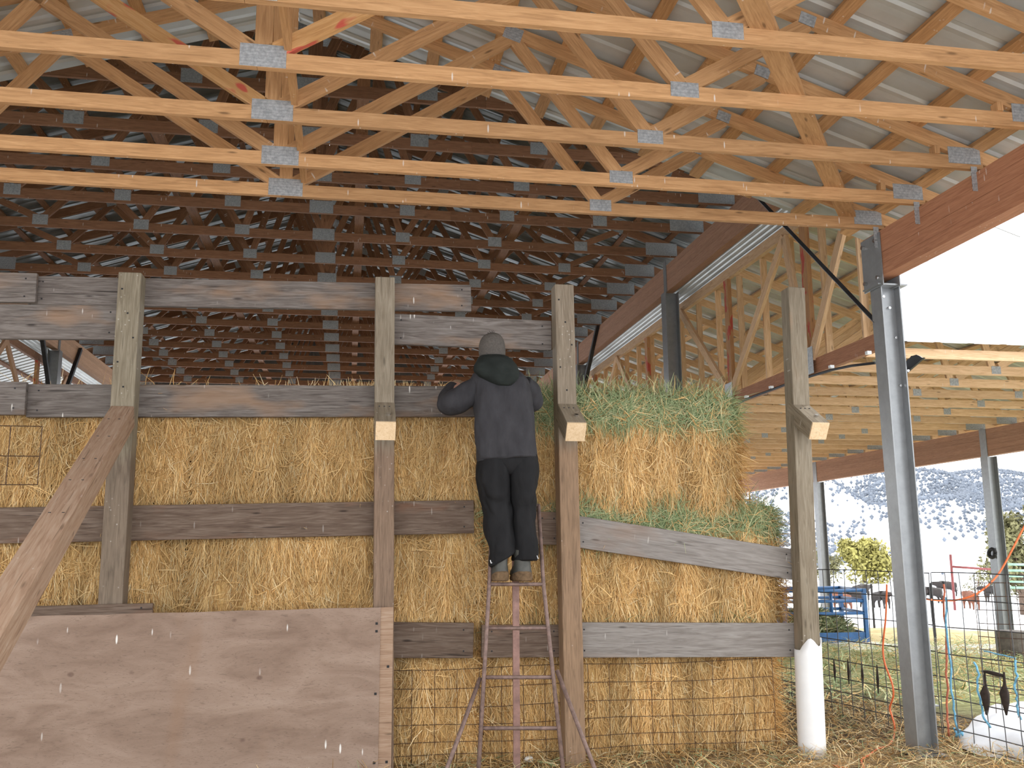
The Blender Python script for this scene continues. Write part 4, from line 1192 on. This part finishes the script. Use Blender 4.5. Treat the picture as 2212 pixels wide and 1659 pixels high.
def wrinkle(V, amp, f, seed):
    A = np.array([tuple(v) for v in V]); N = np.stack([vn(A * np.array([1, 1, .7]), f, seed), vn(A * np.array([1, 1, .7]), f, seed + 1), 0.3 * vn(A, f, seed + 2)], 1)
    return [Vector(v) for v in A + amp * N]
def folds(V, depth, f, seed, axis):
    """soft creases: narrow grooves where two noise fields cross zero, pushed towards the body axis"""
    A = np.array([tuple(v) for v in V]); B = A * np.array([1.0, 1.0, .45]) + np.stack([A[:, 2] * .35, A[:, 2] * 0, A[:, 2] * 0], 1)
    g = np.exp(-(vn(B, f, seed) / .22) ** 2) + .7 * np.exp(-(vn(B, f * 1.4, seed + 4) / .16) ** 2)
    d = A - np.array([axis[0], axis[1], 0]); d[:, 2] = 0; d /= np.linalg.norm(d, axis=1)[:, None] + 1e-6
    return [Vector(v) for v in A - d * (depth * g)[:, None]]
def cloth(name, geos, mat, parent, amp=0.006, f=16, seed=3, sub=1, crease=None):
    V = []; F = []
    for v, fc in geos:
        o_ = len(V); V += v; F += [tuple(i + o_ for i in q) for q in fc]
    V = wrinkle(V, amp, f, seed)
    if crease: V = folds(V, *crease)
    o = mk(name, mesh_py(name, V, F, True), None, parent, mat)
    if sub:
        s = o.modifiers.new('sub', 'SUBSURF'); s.levels = sub; s.render_levels = sub
    return o
def interp_rings(rows, k=3):
    out = []
    for i in range(len(rows) - 1):
        for j in range(k):
            t = j / k; out.append(tuple(a * (1 - t) + b * t for a, b in zip(rows[i], rows[i + 1])))
    out.append(rows[-1]); return out

def person():
    YB = 6.19
    J = {}
    pel = atY(1097, 985, YB); J['pel'] = pel
    pts = []; rad = []; edges = []
    def add(p, r, par=None):
        pts.append(Vector(p)); rad.append(r); i = len(pts) - 1
        if par is not None: edges.append((par, i))
        return i
    i_p = add(pel, (.115, .085))
    i_w = add(atY(1092, 935, YB + .02), (.11, .08), i_p)
    i_c = add(atY(1086, 865, YB + .07), (.125, .085), i_w)
    i_n0 = add(atY(1076, 812, YB + .09), (.07, .06), i_c)
    i_n = add(atY(1068, 790, YB + .085), .048, i_n0)
    i_h0 = add(atY(1063, 768, YB + .085), (.066, .075), i_n)
    i_h1 = add(atY(1062, 748, YB + .085), (.070, .082), i_h0)
    i_h2 = add(atY(1062, 732, YB + .08), (.055, .062), i_h1)
    nose = add(pts[i_h0] + Vector((-.004, .098, .012)), .012, i_h0)
    add(pts[i_h0] + Vector((0, .070, -.045)), .026, i_h0)          # chin
    for s in (-1, 1): add(pts[i_h0] + Vector((s * .076, .004, .012)), .014, i_h0)   # ears
    # left arm (picture left)
    def hand(wr, fw, side, inner, up):
        """palm then fingers, fw forward, inner towards thumb"""
        pm = add(pts[wr] + fw * .075, (.036, .018), wr)
        for q, (o_, l) in enumerate(((-.030, .060), (-.010, .072), (.010, .068), (.028, .052))):
            k1 = add(pts[pm] + fw * .03 + side * o_, .0095, pm)
            k2 = add(pts[k1] + fw * l * .5 + up * (-.008), .0088, k1)
            k3 = add(pts[k2] + fw * l * .30 + up * (-.022), .0078, k2)
        t1 = add(pts[wr] + fw * .045 + inner * .038, .0105, wr)
        add(pts[t1] + fw * .030 + inner * .012 + up * (-.008), .0090, t1)
    sh = add(atY(1030, 828, YB + .07), .058, i_c)
    el = add(atY(979, 868, YB + .11), .048, sh)
    wr = add(atY(985, 829, 6.56), .030, el)
    fw = Vector((.35, .85, .05)).normalized(); sd = Vector((.9, -.35, 0)).normalized()
    hand(wr, fw, sd, sd, Vector((0, 0, 1)))
    sh2 = add(atY(1140, 828, YB + .07), .058, i_c)
    el2 = add(atY(1156, 868, YB + .16), .048, sh2)
    wr2 = add(atY(1140, 856, 6.58), .030, el2)
    hand(wr2, Vector((-.2, .9, .1)).normalized(), Vector((.9, .2, 0)).normalized(), Vector((-.9, -.2, 0)).normalized(), Vector((0, 0, 1)))
    # legs
    for (hx, kx, ky, ax, ay) in ((1068, 1076, 1105, 1083, 1222), (1127, 1132, 1105, 1131, 1226)):
        h = add(atY(hx, 1005, YB), .078, i_p)
        k = add(atY(kx, ky, YB + .01), .055, h)
        a = add(atY(ax, ay, 6.15), .038, k)
        b = add(atY(ax, 1243, 6.19), .036, a)
        add(pts[b] + Vector((0, .14, -.012)), (.036, .022), b)
    body = skin_mesh('person', pts, edges, rad, 0, 2)
    body.materials.append(M['skin'])
    base = Vector((pel.x, 6.16, atY(1110, 1258, 6.16).z))
    body.transform(Matrix.Translation(-base))
    root = mk('person', body, Matrix.Translation(base))
    tag(root, 'person in navy jacket, black overalls and grey hat standing on the ladder, back turned', 'person')
    # jacket
    rows = [(796, 1046, 1098, YB + .075, .085), (806, 1021, 1130, YB + .075, .115), (822, 1012, 1147, YB + .07, .140), (850, 1014, 1153, YB + .06, .155), (890, 1020, 1153, YB + .04, .160),
            (940, 1026, 1156, YB + .02, .160), (975, 1028, 1160, YB + .005, .165), (990, 1029, 1162, YB, .168), (994, 1031, 1161, YB, .150)]
    rr = rings_px(interp_rings(rows, 5))
    rr = [(c, rx, ry, 0.0 if i > len(rr) - 9 else 0.0) for i, (c, rx, ry) in enumerate(rr)]
    rr = [(c, rx, ry, 0.085 * max(0, (i - len(rr) + 16) / 16)) for i, (c, rx, ry, _) in enumerate(rr)]
    torso = loft(rr, 64)
    def sleeve_(ps, rs):
        P = []; R_ = []
        for i in range(len(ps) - 1):
            for j in range(4):
                t = j / 4; P.append(ps[i].lerp(ps[i + 1], t)); R_.append(rs[i] * (1 - t) + rs[i + 1] * t)
        P.append(ps[-1]); R_.append(rs[-1])
        # smooth the elbow
        for _ in range(1):
            P = [P[0]] + [(P[i - 1] + P[i] * 2 + P[i + 1]) / 4 for i in range(1, len(P) - 1)] + [P[-1]]
        R_ = [r_ * (1 + .05 * math.sin(i * 2.1)) for i, r_ in enumerate(R_)]
        return tube_geo(P, R_, 20)
    sl = sleeve_([atY(1040, 834, YB + .07), atY(1008, 852, YB + .08), atY(972, 876, YB + .08), atY(964, 864, YB + .22), atY(981, 836, 6.545)], [.090, .090, .084, .074, .054])
    sr = sleeve_([atY(1130, 832, YB + .07), atY(1146, 846, YB + .10), atY(1150, 872, YB + .15), atY(1146, 864, YB + .26), atY(1138, 857, 6.54)], [.085, .080, .072, .064, .050])
    jk = cloth('jacket', [torso, sl, sr], M['jacket'], root, .0110, 14, 5, 1, (.010, 10, 79, (J['pel'].x - .02, YB + .04)))
    # sleeve cuff (brown glove cuff shows)
    cuff = cloth('glove', [tube_geo([pts[wr] - fw * .02, pts[wr] + fw * .05, pts[wr] + fw * .10], [.042, .048, .042], 14, True, .80)], M['glove'], root, .002, 20, 9, 1)
    # hood
    hr = rings_px(interp_rings([(770, 1034, 1094, YB + .09, .100), (779, 1029, 1106, YB + .04, .125), (790, 1022, 1117, YB + .0, .120), (802, 1021, 1121, YB - .03, .105), (815, 1036, 1119, YB - .05, .09), (827, 1058, 1111, YB - .055, .075), (835, 1076, 1101, YB - .055, .055)], 3))
    cloth('hood', [loft(hr, 28)], M['hood'], root, .006, 18, 15, 1)
    # hat
    hat = cloth('knit_hat', [loft(rings_px(interp_rings([(776, 1037, 1091, YB + .085, .095), (762, 1034, 1093, YB + .085, .100), (748, 1034, 1092, YB + .085, .098), (736, 1037, 1089, YB + .082, .092), (727, 1043, 1083, YB + .078, .075), (722, 1051, 1076, YB + .075, .048), (720, 1058, 1069, YB + .072, .022)], 2)), 24, exp=2.1)], M['hat'], root, .003, 14, 25, 1)
    tip = atY(1062, 722, YB + .07)
    tubes('hat_tuft', [[tip, tip + Vector((dx, .0, dz))] for dx, dz in ((-.03, .012), (-.018, .024), (.012, .028), (.022, .020), (.0, .026), (-.008, .018))], .0022, M['hat'], hat)
    # trousers
    ll = [(978, 1034, 1100, YB, .125), (1005, 1030, 1101, YB, .135), (1040, 1029, 1101, YB - .005, .130), (1070, 1032, 1102, YB, .120), (1092, 1040, 1104, YB + .015, .105), (1120, 1042, 1107, YB + .02, .105), (1160, 1047, 1113, YB + .0, .105), (1190, 1054, 1117, YB - .02, .100), (1205, 1056, 1118, YB - .02, .098, .55), (1209, 1059, 1115, YB - .02, .085, .55)]
    ll = [r_ if len(r_) == 6 else (*r_, 0.0) for r_ in ll]
    rl = [(978, 1095, 1158, YB, .125), (1005, 1097, 1162, YB, .135), (1040, 1099, 1162, YB - .005, .130), (1075, 1101, 1160, YB, .118), (1100, 1104, 1158, YB + .015, .105), (1140, 1107, 1159, YB + .015, .105), (1180, 1110, 1162, YB - .01, .103), (1208, 1109, 1165, YB - .02, .100), (1212, 1112, 1162, YB - .02, .086)]
    g1_ = loft(rings_px(interp_rings(ll, 5)), 40); g2_ = loft(rings_px(interp_rings(rl, 5)), 40)
    pv = loft(rings_px(interp_rings([(972, 1034, 1158, YB, .140), (990, 1031, 1162, YB, .145), (1006, 1033, 1161, YB, .130), (1018, 1050, 1146, YB, .105), (1028, 1078, 1120, YB, .075)], 3)), 30)
    cloth('overalls', [g1_, g2_, pv], M['trouser'], root, .0065, 17, 35, 1, (.012, 12, 97, (J['pel'].x, YB)))
    # white zip pulls at the ankle
    for x, y in ((1160, 1200), (1059, 1210)):
        p = atY(x, y, YB - .11); tube('zip_pull', [p, p + Vector((.006, 0, -.02)), p + Vector((.012, 0, -.016))], .003, M['pvc'], root, 5)
    # boots
    for cx, w in ((1083, 40), (1131, 46)):
        a, b = atY(cx - w / 2, 1250, 6.12), atY(cx + w / 2, 1250, 6.12)
        rx = (b - a).length / 2; z0 = atY(cx, 1258, 6.16).z + .004
        x0 = (a.x + b.x) / 2
        def C(dy, dz): return Vector((x0, 6.16 + dy, z0 + dz))
        up_ = loft([(C(.06, .028), rx * .98, .135), (C(.06, .055), rx, .132), (C(.045, .08), rx * .92, .110), (C(.015, .105), rx * .80, .078), (C(.0, .135), rx * .78, .064), (C(-.004, .18), rx * .84, .062), (C(-.004, .23), rx * .88, .062)], 20)
        bt = cloth('rubber_boot', [up_], M['boot'], root, .003, 22, 45 + cx, 1)
        cloth('muddy_sole', [loft([(C(.055, .0), rx * .92, .128), (C(.058, .012), rx * 1.02, .140), (C(.058, .034), rx * 1.03, .140), (C(-.012, .060), rx * .9, .066), (C(-.02, .075), rx * .5, .05)], 20)], M['mud'], bt, .004, 30, 55, 1)
person()

# ------------------------------------------------------------------ yard fence at right
def fence():
    A0, A1 = Vector((3.93, 9.95, 0)), Vector((4.47, 6.72, 0))
    dA = (A1 - A0)
    mesh_panel('cattle_panel', A0, A1, 0.02, 1.29, 9, 24, 0.0040, M['wire'], 'welded wire cattle panel running from the hay to the grey column', 'wire panel', 0.004, zs=[.03, .13, .23, .35, .50, .68, .88, 1.08, 1.28])
    B0, B1 = Vector((4.475, 6.70, 0)), Vector((4.85, 4.45, 0))
    mesh_panel('cattle_panel', B0, B1, 0.02, 1.29, 9, 17, 0.0040, M['wire'], 'welded wire cattle panel right of the grey column, tied with twine', 'wire panel', 0.004, zs=[.03, .13, .23, .35, .50, .68, .88, 1.08, 1.28])
    C0, C1 = Vector((4.78, 6.62, 0)), Vector((5.35, 4.9, 0))
    mesh_panel('wire_gate', C0, C1, 0.02, 1.20, 13, 22, 0.0030, M['wire_rust'], 'finer rusty wire gate panel behind the twine-tied panel', 'wire panel', 0.006)
    # lower stays of the panel: thicker dark stubs as pegs along the bottom
    def onB(x, y): 
        # point on the panel plane
        n = Vector((-(B1 - B0).y, (B1 - B0).x, 0)); d = ray(x, y)
        return CAM + d * ((B0 - CAM).dot(n) / d.dot(n))
    def onA(x, y):
        n = Vector((-dA.y, dA.x, 0)); d = ray(x, y)
        return CAM + d * ((A0 - CAM).dot(n) / d.dot(n))
    for x, y0, y1, lb in ((1801, 1424, 1472, 'first'), (1831, 1424, 1478, 'second'), (1861, 1430, 1488, 'third'), (1894, 1436, 1498, 'fourth')):
        o = tube('frayed_tie', [onA(x, y0), onA(x + 2, (y0 + y1) / 2), onA(x + 3, y1)], [.004, .012, .004], M['hair_rope'], None, 6)
        tag(o, 'dark frayed tie hanging on the panel wire, %s from the sleeved post' % lb, 'tie')
    def tw(pp, mat, label, r=.006, f=onB):
        P = [f(x, y) for x, y in pp]
        P2 = []
        for i in range(len(P) - 1):
            for j in range(4):
                p = P[i].lerp(P[i + 1], j / 4); P2.append(p + Vector((random.uniform(-.008, .008), -.006 + random.uniform(-.006, .006), 0)))
        P2.append(P[-1])
        o = tube('twine', P2, r, mat, None, 5); tag(o, label, 'twine')
    tw([(2042, 1290), (2044, 1350), (2048, 1400), (2053, 1470), (2058, 1520), (2064, 1565), (2075, 1600)], M['twine_blue'], 'blue baling twine wound down the panel edge next to the grey column', .008)
    tw([(2036, 1262), (2040, 1330), (2043, 1410), (2045, 1470), (2046, 1540), (2050, 1590)], M['twine_red'], 'orange-red twine wound down the panel edge next to the grey column', .008)
    tw([(2104, 1430), (2112, 1450), (2110, 1480), (2117, 1520), (2122, 1545), (2140, 1572)], M['twine_blue'], 'blue baling twine left of the dark hanging tassels', .008)
    tw([(2192, 1425), (2196, 1460), (2190, 1480), (2197, 1510), (2196, 1530), (2206, 1555)], M['twine_blue'], 'blue baling twine right of the dark hanging tassels', .008)
    tw([(2060, 1572), (2066, 1590), (2076, 1582), (2084, 1600), (2072, 1576)], M['twine_blue'], 'loose knot of blue twine low on the panel', .009)
    tw([(2126, 1406), (2160, 1414), (2194, 1422)], M['twine_blue'], 'blue twine knotted along a wire at the right edge', .005)
    # dark tassels
    for (x, lb) in ((2127, 'left'), (2169, 'right')):
        o = tube('hanging_tassel', [onB(x, 1452), onB(x + 1, 1480), onB(x, 1498), onB(x + 3, 1518), onB(x + 5, 1545)], [.006, .012, .034, .026, .006], M['hair_rope'], None, 7)
        tag(o, '%s one of two dark frayed tassels hanging on the wire' % lb, 'rope')
    o = tube('frayed_rope', [onB(2122, 1450), onB(2135, 1452), onB(2150, 1456), onB(2167, 1460)], [.008, .014, .016, .012], M['hair_rope'], None, 7)
    tag(o, 'dark frayed rope strip across the top of the tassels', 'rope')
    # orange extension cord
    f1 = lambda x, y: onA(x, y) + Vector((-.02, -.03, 0))
    pp = [(1916, 1262), (1915, 1300), (1914, 1335), (1909, 1375), (1907, 1405), (1911, 1432), (1922, 1460), (1929, 1480), (1931, 1500), (1926, 1516), (1921, 1528), (1927, 1545), (1933, 1565), (1933, 1582)]
    P = [f1(*q) for q in pp]
    P += [atZ(*q, 0.02) for q in ((1927, 1604), (1912, 1614), (1893, 1618), (1880, 1630), (1864, 1638), (1859, 1644), (1868, 1659), (1850, 1690))]
    for _ in range(2):
        Q = [P[0]]
        for i in range(len(P) - 1): Q += [P[i].lerp(P[i + 1], .25), P[i].lerp(P[i + 1], .75)]
        P = Q + [P[-1]]
    o = tube('extension_cord', P, 0.0075, M['cord'], None, 6); tag(o, 'orange extension cord hanging on the fence and curling onto the floor', 'cord')
    P = [atX(x, y, X) for x, y, X in ((2240, 1090, 6.5), (2212, 1138, 6.4), (2188, 1185, 6.3), (2163, 1232, 6.2), (2145, 1255, 6.1), (2120, 1277, 6.0), (2095, 1290, 5.9), (2060, 1298, 5.8), (2020, 1297, 5.6), (1990, 1292, 5.4), (1950, 1282, 5.1))]
    for _ in range(2):
        Q = [P[0]]
        for i in range(len(P) - 1): Q += [P[i].lerp(P[i + 1], .25), P[i].lerp(P[i + 1], .75)]
        P = Q + [P[-1]]
    o = tube('extension_cord', P, 0.010, M['cord'], None, 6); tag(o, 'orange cord slung in the air from the right edge to the grey column', 'cord')
    o = tube('extension_cord', [atZ(1800, 1653, .02), atZ(1812, 1657, .02), atZ(1828, 1659, .02), atZ(1845, 1668, .02)], .0075, M['cord'], None, 6); tag(o, 'short loop of orange cord by the white sleeve foot', 'cord')
    # snow heap behind the panels
    n = 40; V = []; F = []
    c = atZ(2268, 1632, 0.0)
    for j in range(13):
        for i in range(n):
            a = 2 * math.pi * i / n; t = j / 12
            rr_ = (0.98 + .08 * math.sin(3 * a) + .05 * math.sin(7 * a)) * (math.cos(t * math.pi / 2) ** .7)
            V.append((c.x + .25 + rr_ * .74 * math.cos(a), c.y + .12 + rr_ * .55 * math.sin(a), (.29 + .05 * math.sin(a * 3 + 1)) * math.sin(t * math.pi / 2) + .02 * math.sin(a * 5 + t * 7) + .012 * math.sin(a * 13 - t * 15)))
    for j in range(12):
        for i in range(n):
            a, b = j * n + i, j * n + (i + 1) % n; F.append((a, b, b + n, a + n))
    o = mk('snow_heap', mesh_py('snow_heap', V, F, True), None, None, M['snow']); tag(o, 'heap of old snow in the lower right corner behind wire', 'snow heap')
fence()

# ------------------------------------------------------------------ yard beyond
def G(x, y):
    """point on the ground seen at pixel"""
    d = ray(x, y); lo, hi = 3.0, 160.0
    for _ in range(50):
        m = (lo + hi) / 2; p = CAM + d * m
        if p.z > float(gz(np.array(p.x), np.array(p.y))): lo = m
        else: hi = m
    return CAM + d * lo
def tpost(x, yt, yb, label):
    b = G(x, yb); t = CAM + ray(x, yt) * ((b - CAM).length / ray(x, yb).length)
    t = Vector((b.x, b.y, t.z))
    o = tube('fence_post', [b + Vector((0, 0, -.1)), t], 0.028, M['steel_dark'], None, 5, False); tag(o, label, 'post')
tpost(1889, 1262, 1356, 'thin dark fence post left of the grey column')
tpost(2021, 1260, 1384, 'thin dark fence post right of the grey column')
def feeder():
    b = G(1874, 1392); k = (b - CAM).dot(FW) / FPX
    lf = b + Vector((-1, .05, 0)) * (200 * k)
    root = empty('hay_feeder', (b + lf) / 2); tag(root, 'blue steel hay feeder with rails behind the sleeved post', 'feeder')
    H_ = 118 * k; dep = Vector((.25, 1.35, 0))
    m = M['blue']
    def fr(o0, o1, tro=True):
        board('trough_side', o0 + Vector((0, 0, 13 * k)), o1 + Vector((0, 0, 13 * k)), 26 * k, .03, m, root)
        for h in (.97, .78, .56): tube('rail', [o0 + Vector((0, 0, H_ * h)), o1 + Vector((0, 0, H_ * h))], .034, m, root, 6)
    fr(lf, b); fr(lf + dep, b + dep); fr(lf, lf + dep); fr(b, b + dep)
    for p in (lf, b, lf + dep, b + dep, lf.lerp(b, .09)):
        board('corner_post', p, p + Vector((0, 0, H_)), .07, .07, m, root, up=(0, 1, 0))
    tube('rail', [lf.lerp(b, .62) + Vector((0, 0, H_ * .56)), lf.lerp(b, .62) + Vector((0, 0, H_ * .97))], .03, m, root, 6)
    c = (lf + b + dep) / 2
    def basef(n):
        a = rng.uniform(0, 6.283, n); q = np.sqrt(rng.random(n))
        P = np.stack([c.x - .05 + q * np.cos(a) * (b - lf).length * .48, c.y + q * np.sin(a) * .55, c.z + .25 + (1 - q ** 2) * .35 + rng.uniform(-.2, .05, n)], 1); return P
    def dirf(P):
        a = rng.uniform(0, 6.283, len(P)); d = np.stack([np.cos(a), np.sin(a), rng.normal(0, .4, len(P))], 1)
        return d / np.linalg.norm(d, axis=1)[:, None], np.tile([0., -.7, .7], (len(P), 1))
    me = blades(5000, basef, (.08, .25), (.012, .03), dirf, lambda P: pick(GRN, len(P)) * .8, .03, 'feed_hay')
    o = mk('feed_hay', me); tag(o, 'green hay heaped inside the blue feeder', 'hay', kind='stuff')
feeder()
def cow_mesh():
    P = [(0, 0, 1.0), (.55, 0, 1.02), (-.55, 0, 1.0), (-.85, 0, 1.05), (.85, 0, 1.12), (1.15, 0, 1.18), (1.42, 0, 1.05),
         (.62, .20, .62), (.64, .20, .30), (.64, .20, .03), (.62, -.20, .62), (.60, -.20, .30), (.60, -.20, .03),
         (-.66, .20, .66), (-.80, .20, .38), (-.74, .20, .03), (-.66, -.20, .66), (-.78, -.20, .38), (-.72, -.20, .03),
         (-.98, 0, .80), (-1.0, 0, .45), (1.12, .17, 1.26), (1.12, -.17, 1.26)]
    R_ = [(.36, .33), (.33, .30), (.34, .32), (.22, .2), (.22, .18), (.14, .13), (.085, .08), .13, .065, .06, .13, .065, .06, .15, .075, .06, .15, .075, .06, .03, .035, .03, .03]
    E_ = [(0, 1), (0, 2), (2, 3), (1, 4), (4, 5), (5, 6), (1, 7), (7, 8), (8, 9), (1, 10), (10, 11), (11, 12), (2, 13), (13, 14), (14, 15), (2, 16), (16, 17), (17, 18), (3, 19), (19, 20), (5, 21), (5, 22)]
    return skin_mesh('cow', P, E_, R_, 0, 1)
cm = cow_mesh(); cm.materials.append(M['cow'])
cm2 = cm.copy(); cm2.materials.clear(); cm2.materials.append(M['cow_red'])
def tree(label, base, h, w, mat, n, seed, lobes):
    r_ = np.random.default_rng(seed)
    root = empty('tree', base, label, 'tree')
    b = Vector(base)
    tube('trunk', [b, b + Vector((0, 0, h * .35)), b + Vector((w * .05, 0, h * .7))], [h * .035, h * .025, h * .01], M['bark'], root, 7)
    C = []
    for k in range(lobes):
        a = r_.uniform(0, 6.28); q = r_.random() ** .5 * w * .36
        hh = r_.uniform(.14, .86) * h
        C.append((math.cos(a) * q * (1 - .45 * hh / h), math.sin(a) * q * .6, hh, r_.uniform(.12, .20) * w * (1.25 - .6 * hh / h)))
        e = b + Vector((C[-1][0], C[-1][1], hh))
        tube('branch', [b + Vector((0, 0, hh * .45)), e], [h * .010, h * .003], M['bark'], root, 4)
    C = np.array(C)
    idx = r_.integers(0, lobes, n)
    d = r_.normal(size=(n, 3)); d /= np.linalg.norm(d, axis=1)[:, None]
    P = C[idx, :3] + d * C[idx, 3:4] * r_.random((n, 1)) ** .4 * np.array([1, 1, 1.15])
    u = r_.normal(size=(n, 3)); u /= np.linalg.norm(u, axis=1)[:, None]; v = np.cross(u, d); v /= np.linalg.norm(v, axis=1)[:, None] + 1e-9
    s_ = r_.uniform(.03, .07, (n, 1)) * w * .55
    V = np.stack([P - u * s_, P + v * s_ * .5, P + u * s_, P - v * s_ * .5], 1).reshape(-1, 3) + np.array(b)
    F = np.arange(n * 4).reshape(-1, 4)
    me = mesh_np('foliage', V, F); me.materials.append(mat)
    o = mk('foliage', me, None, root); tag(o, kind='stuff')
def D(x, y, dist):
    p = CAM + ray(x, y) * dist; return Vector((p.x, p.y, float(gz(np.array(p.x), np.array(p.y)))))
for x, y, a, me, lb in ((1797, 74, 10, cm, 'black cow at the left of the herd, just right of the sleeved post'),
                        (1819, 66, 95, cm2, 'reddish brown cow standing behind the blue feeder rails'),
                        (1840, 71, 170, cm, 'black cow behind the right half of the blue feeder'),
                        (1862, 77, 20, cm, 'black cow at the right end of the blue feeder'),
                        (1905, 70, -90, cm, 'black cow facing the viewer left of the grey column'),
                        (2012, 73, 178, cm, 'dark cow standing sideways just right of the grey column'),
                        (2046, 79, 175, cm, 'dark cow standing sideways beside the red pipe post'),
                        (2097, 68, 80, cm2, 'brownish cow with its rump turned to the viewer'),
                        (2150, 73, 172, cm, 'black cow sideways in front of the far shed column')):
    g = D(x, 1300, y)
    o = mk('cow', me, Matrix.Translation(g) @ Matrix.Rotation(math.radians(a), 4, 'Z')); tag(o, lb, 'cow', 'cattle on the snow')
tree('rounded olive-green tree in the snow field left of the grey column', D(1866, 1240, 98), 4.9, 8.2, M['leaf_y'], 6500, 3, 26)
tree('thin brownish tree left of the olive-green tree', D(1790, 1240, 96), 4.0, 4.6, M['leaf_d'], 1500, 5, 12)
tree('large dark juniper at the right edge beside the far shed column', D(2210, 1290, 62), 8.2, 6.4, M['leaf_d'], 7000, 8, 18)
tree('low bare bush under the hill right of the far fence post', D(2112, 1262, 80), 2.2, 3.2, M['leaf_d'], 500, 12, 7)
# red pipe gate, green gate, barrel, wood post
def far_pipe(name, segs, mat, label, dist, r):
    root = empty(name, CAM + ray(*segs[0][0]) * dist); tag(root, label, 'gate')
    for i, (a, b) in enumerate(segs):
        tube('pipe', [CAM + ray(*a) * dist, CAM + ray(*b) * dist], r, mat, root, 6)
far_pipe('pipe_gate', [((2053, 1198), (2063, 1318)), ((2055, 1224), (2158, 1231))], M['redpipe'], 'red pipe gate frame standing in the snow right of the grey column', 26, .035)
far_pipe('tube_gate', [((2172, y), (2240, y + 1)) for y in (1219, 1232, 1244, 1257, 1269)] + [((2238, 1214), (2240, 1345)), ((2172, 1214), (2175, 1345))], M['greenpipe'], 'pale green tube gate at the right edge behind the far column', 30, .045)
gb = G(2190, 1424)
V, F = loft([(gb + Vector((0, 0, z)), .24, .24) for z in (0, .02, .14, .16, .30, .32, .43, .44)], 20, True, 2.0)
o = mk('barrel', mesh_py('barrel', V, F, False), None, None, M['barrel']); tag(o, 'old dark barrel on the snow at the right edge', 'barrel')
gp = G(1778, 1322)
o = board('wood_post', gp, Vector((gp.x, gp.y, (CAM + ray(1776, 1203) * ((gp - CAM).length / ray(1778, 1322).length)).z)), .20, .20, M['post'], None, up=(0, 1, 0)); tag(o, 'grey wooden post behind the sleeved post, under the far steel column', 'post')
o = tube('coil', [atX(2143 + 7 * math.cos(a), 1195 + 9 * math.sin(a), XR - .16) for a in np.linspace(0, 6.283, 13)], .035, M['black'], None, 6); tag(o, 'black coil hung on the far shed column', 'coil')
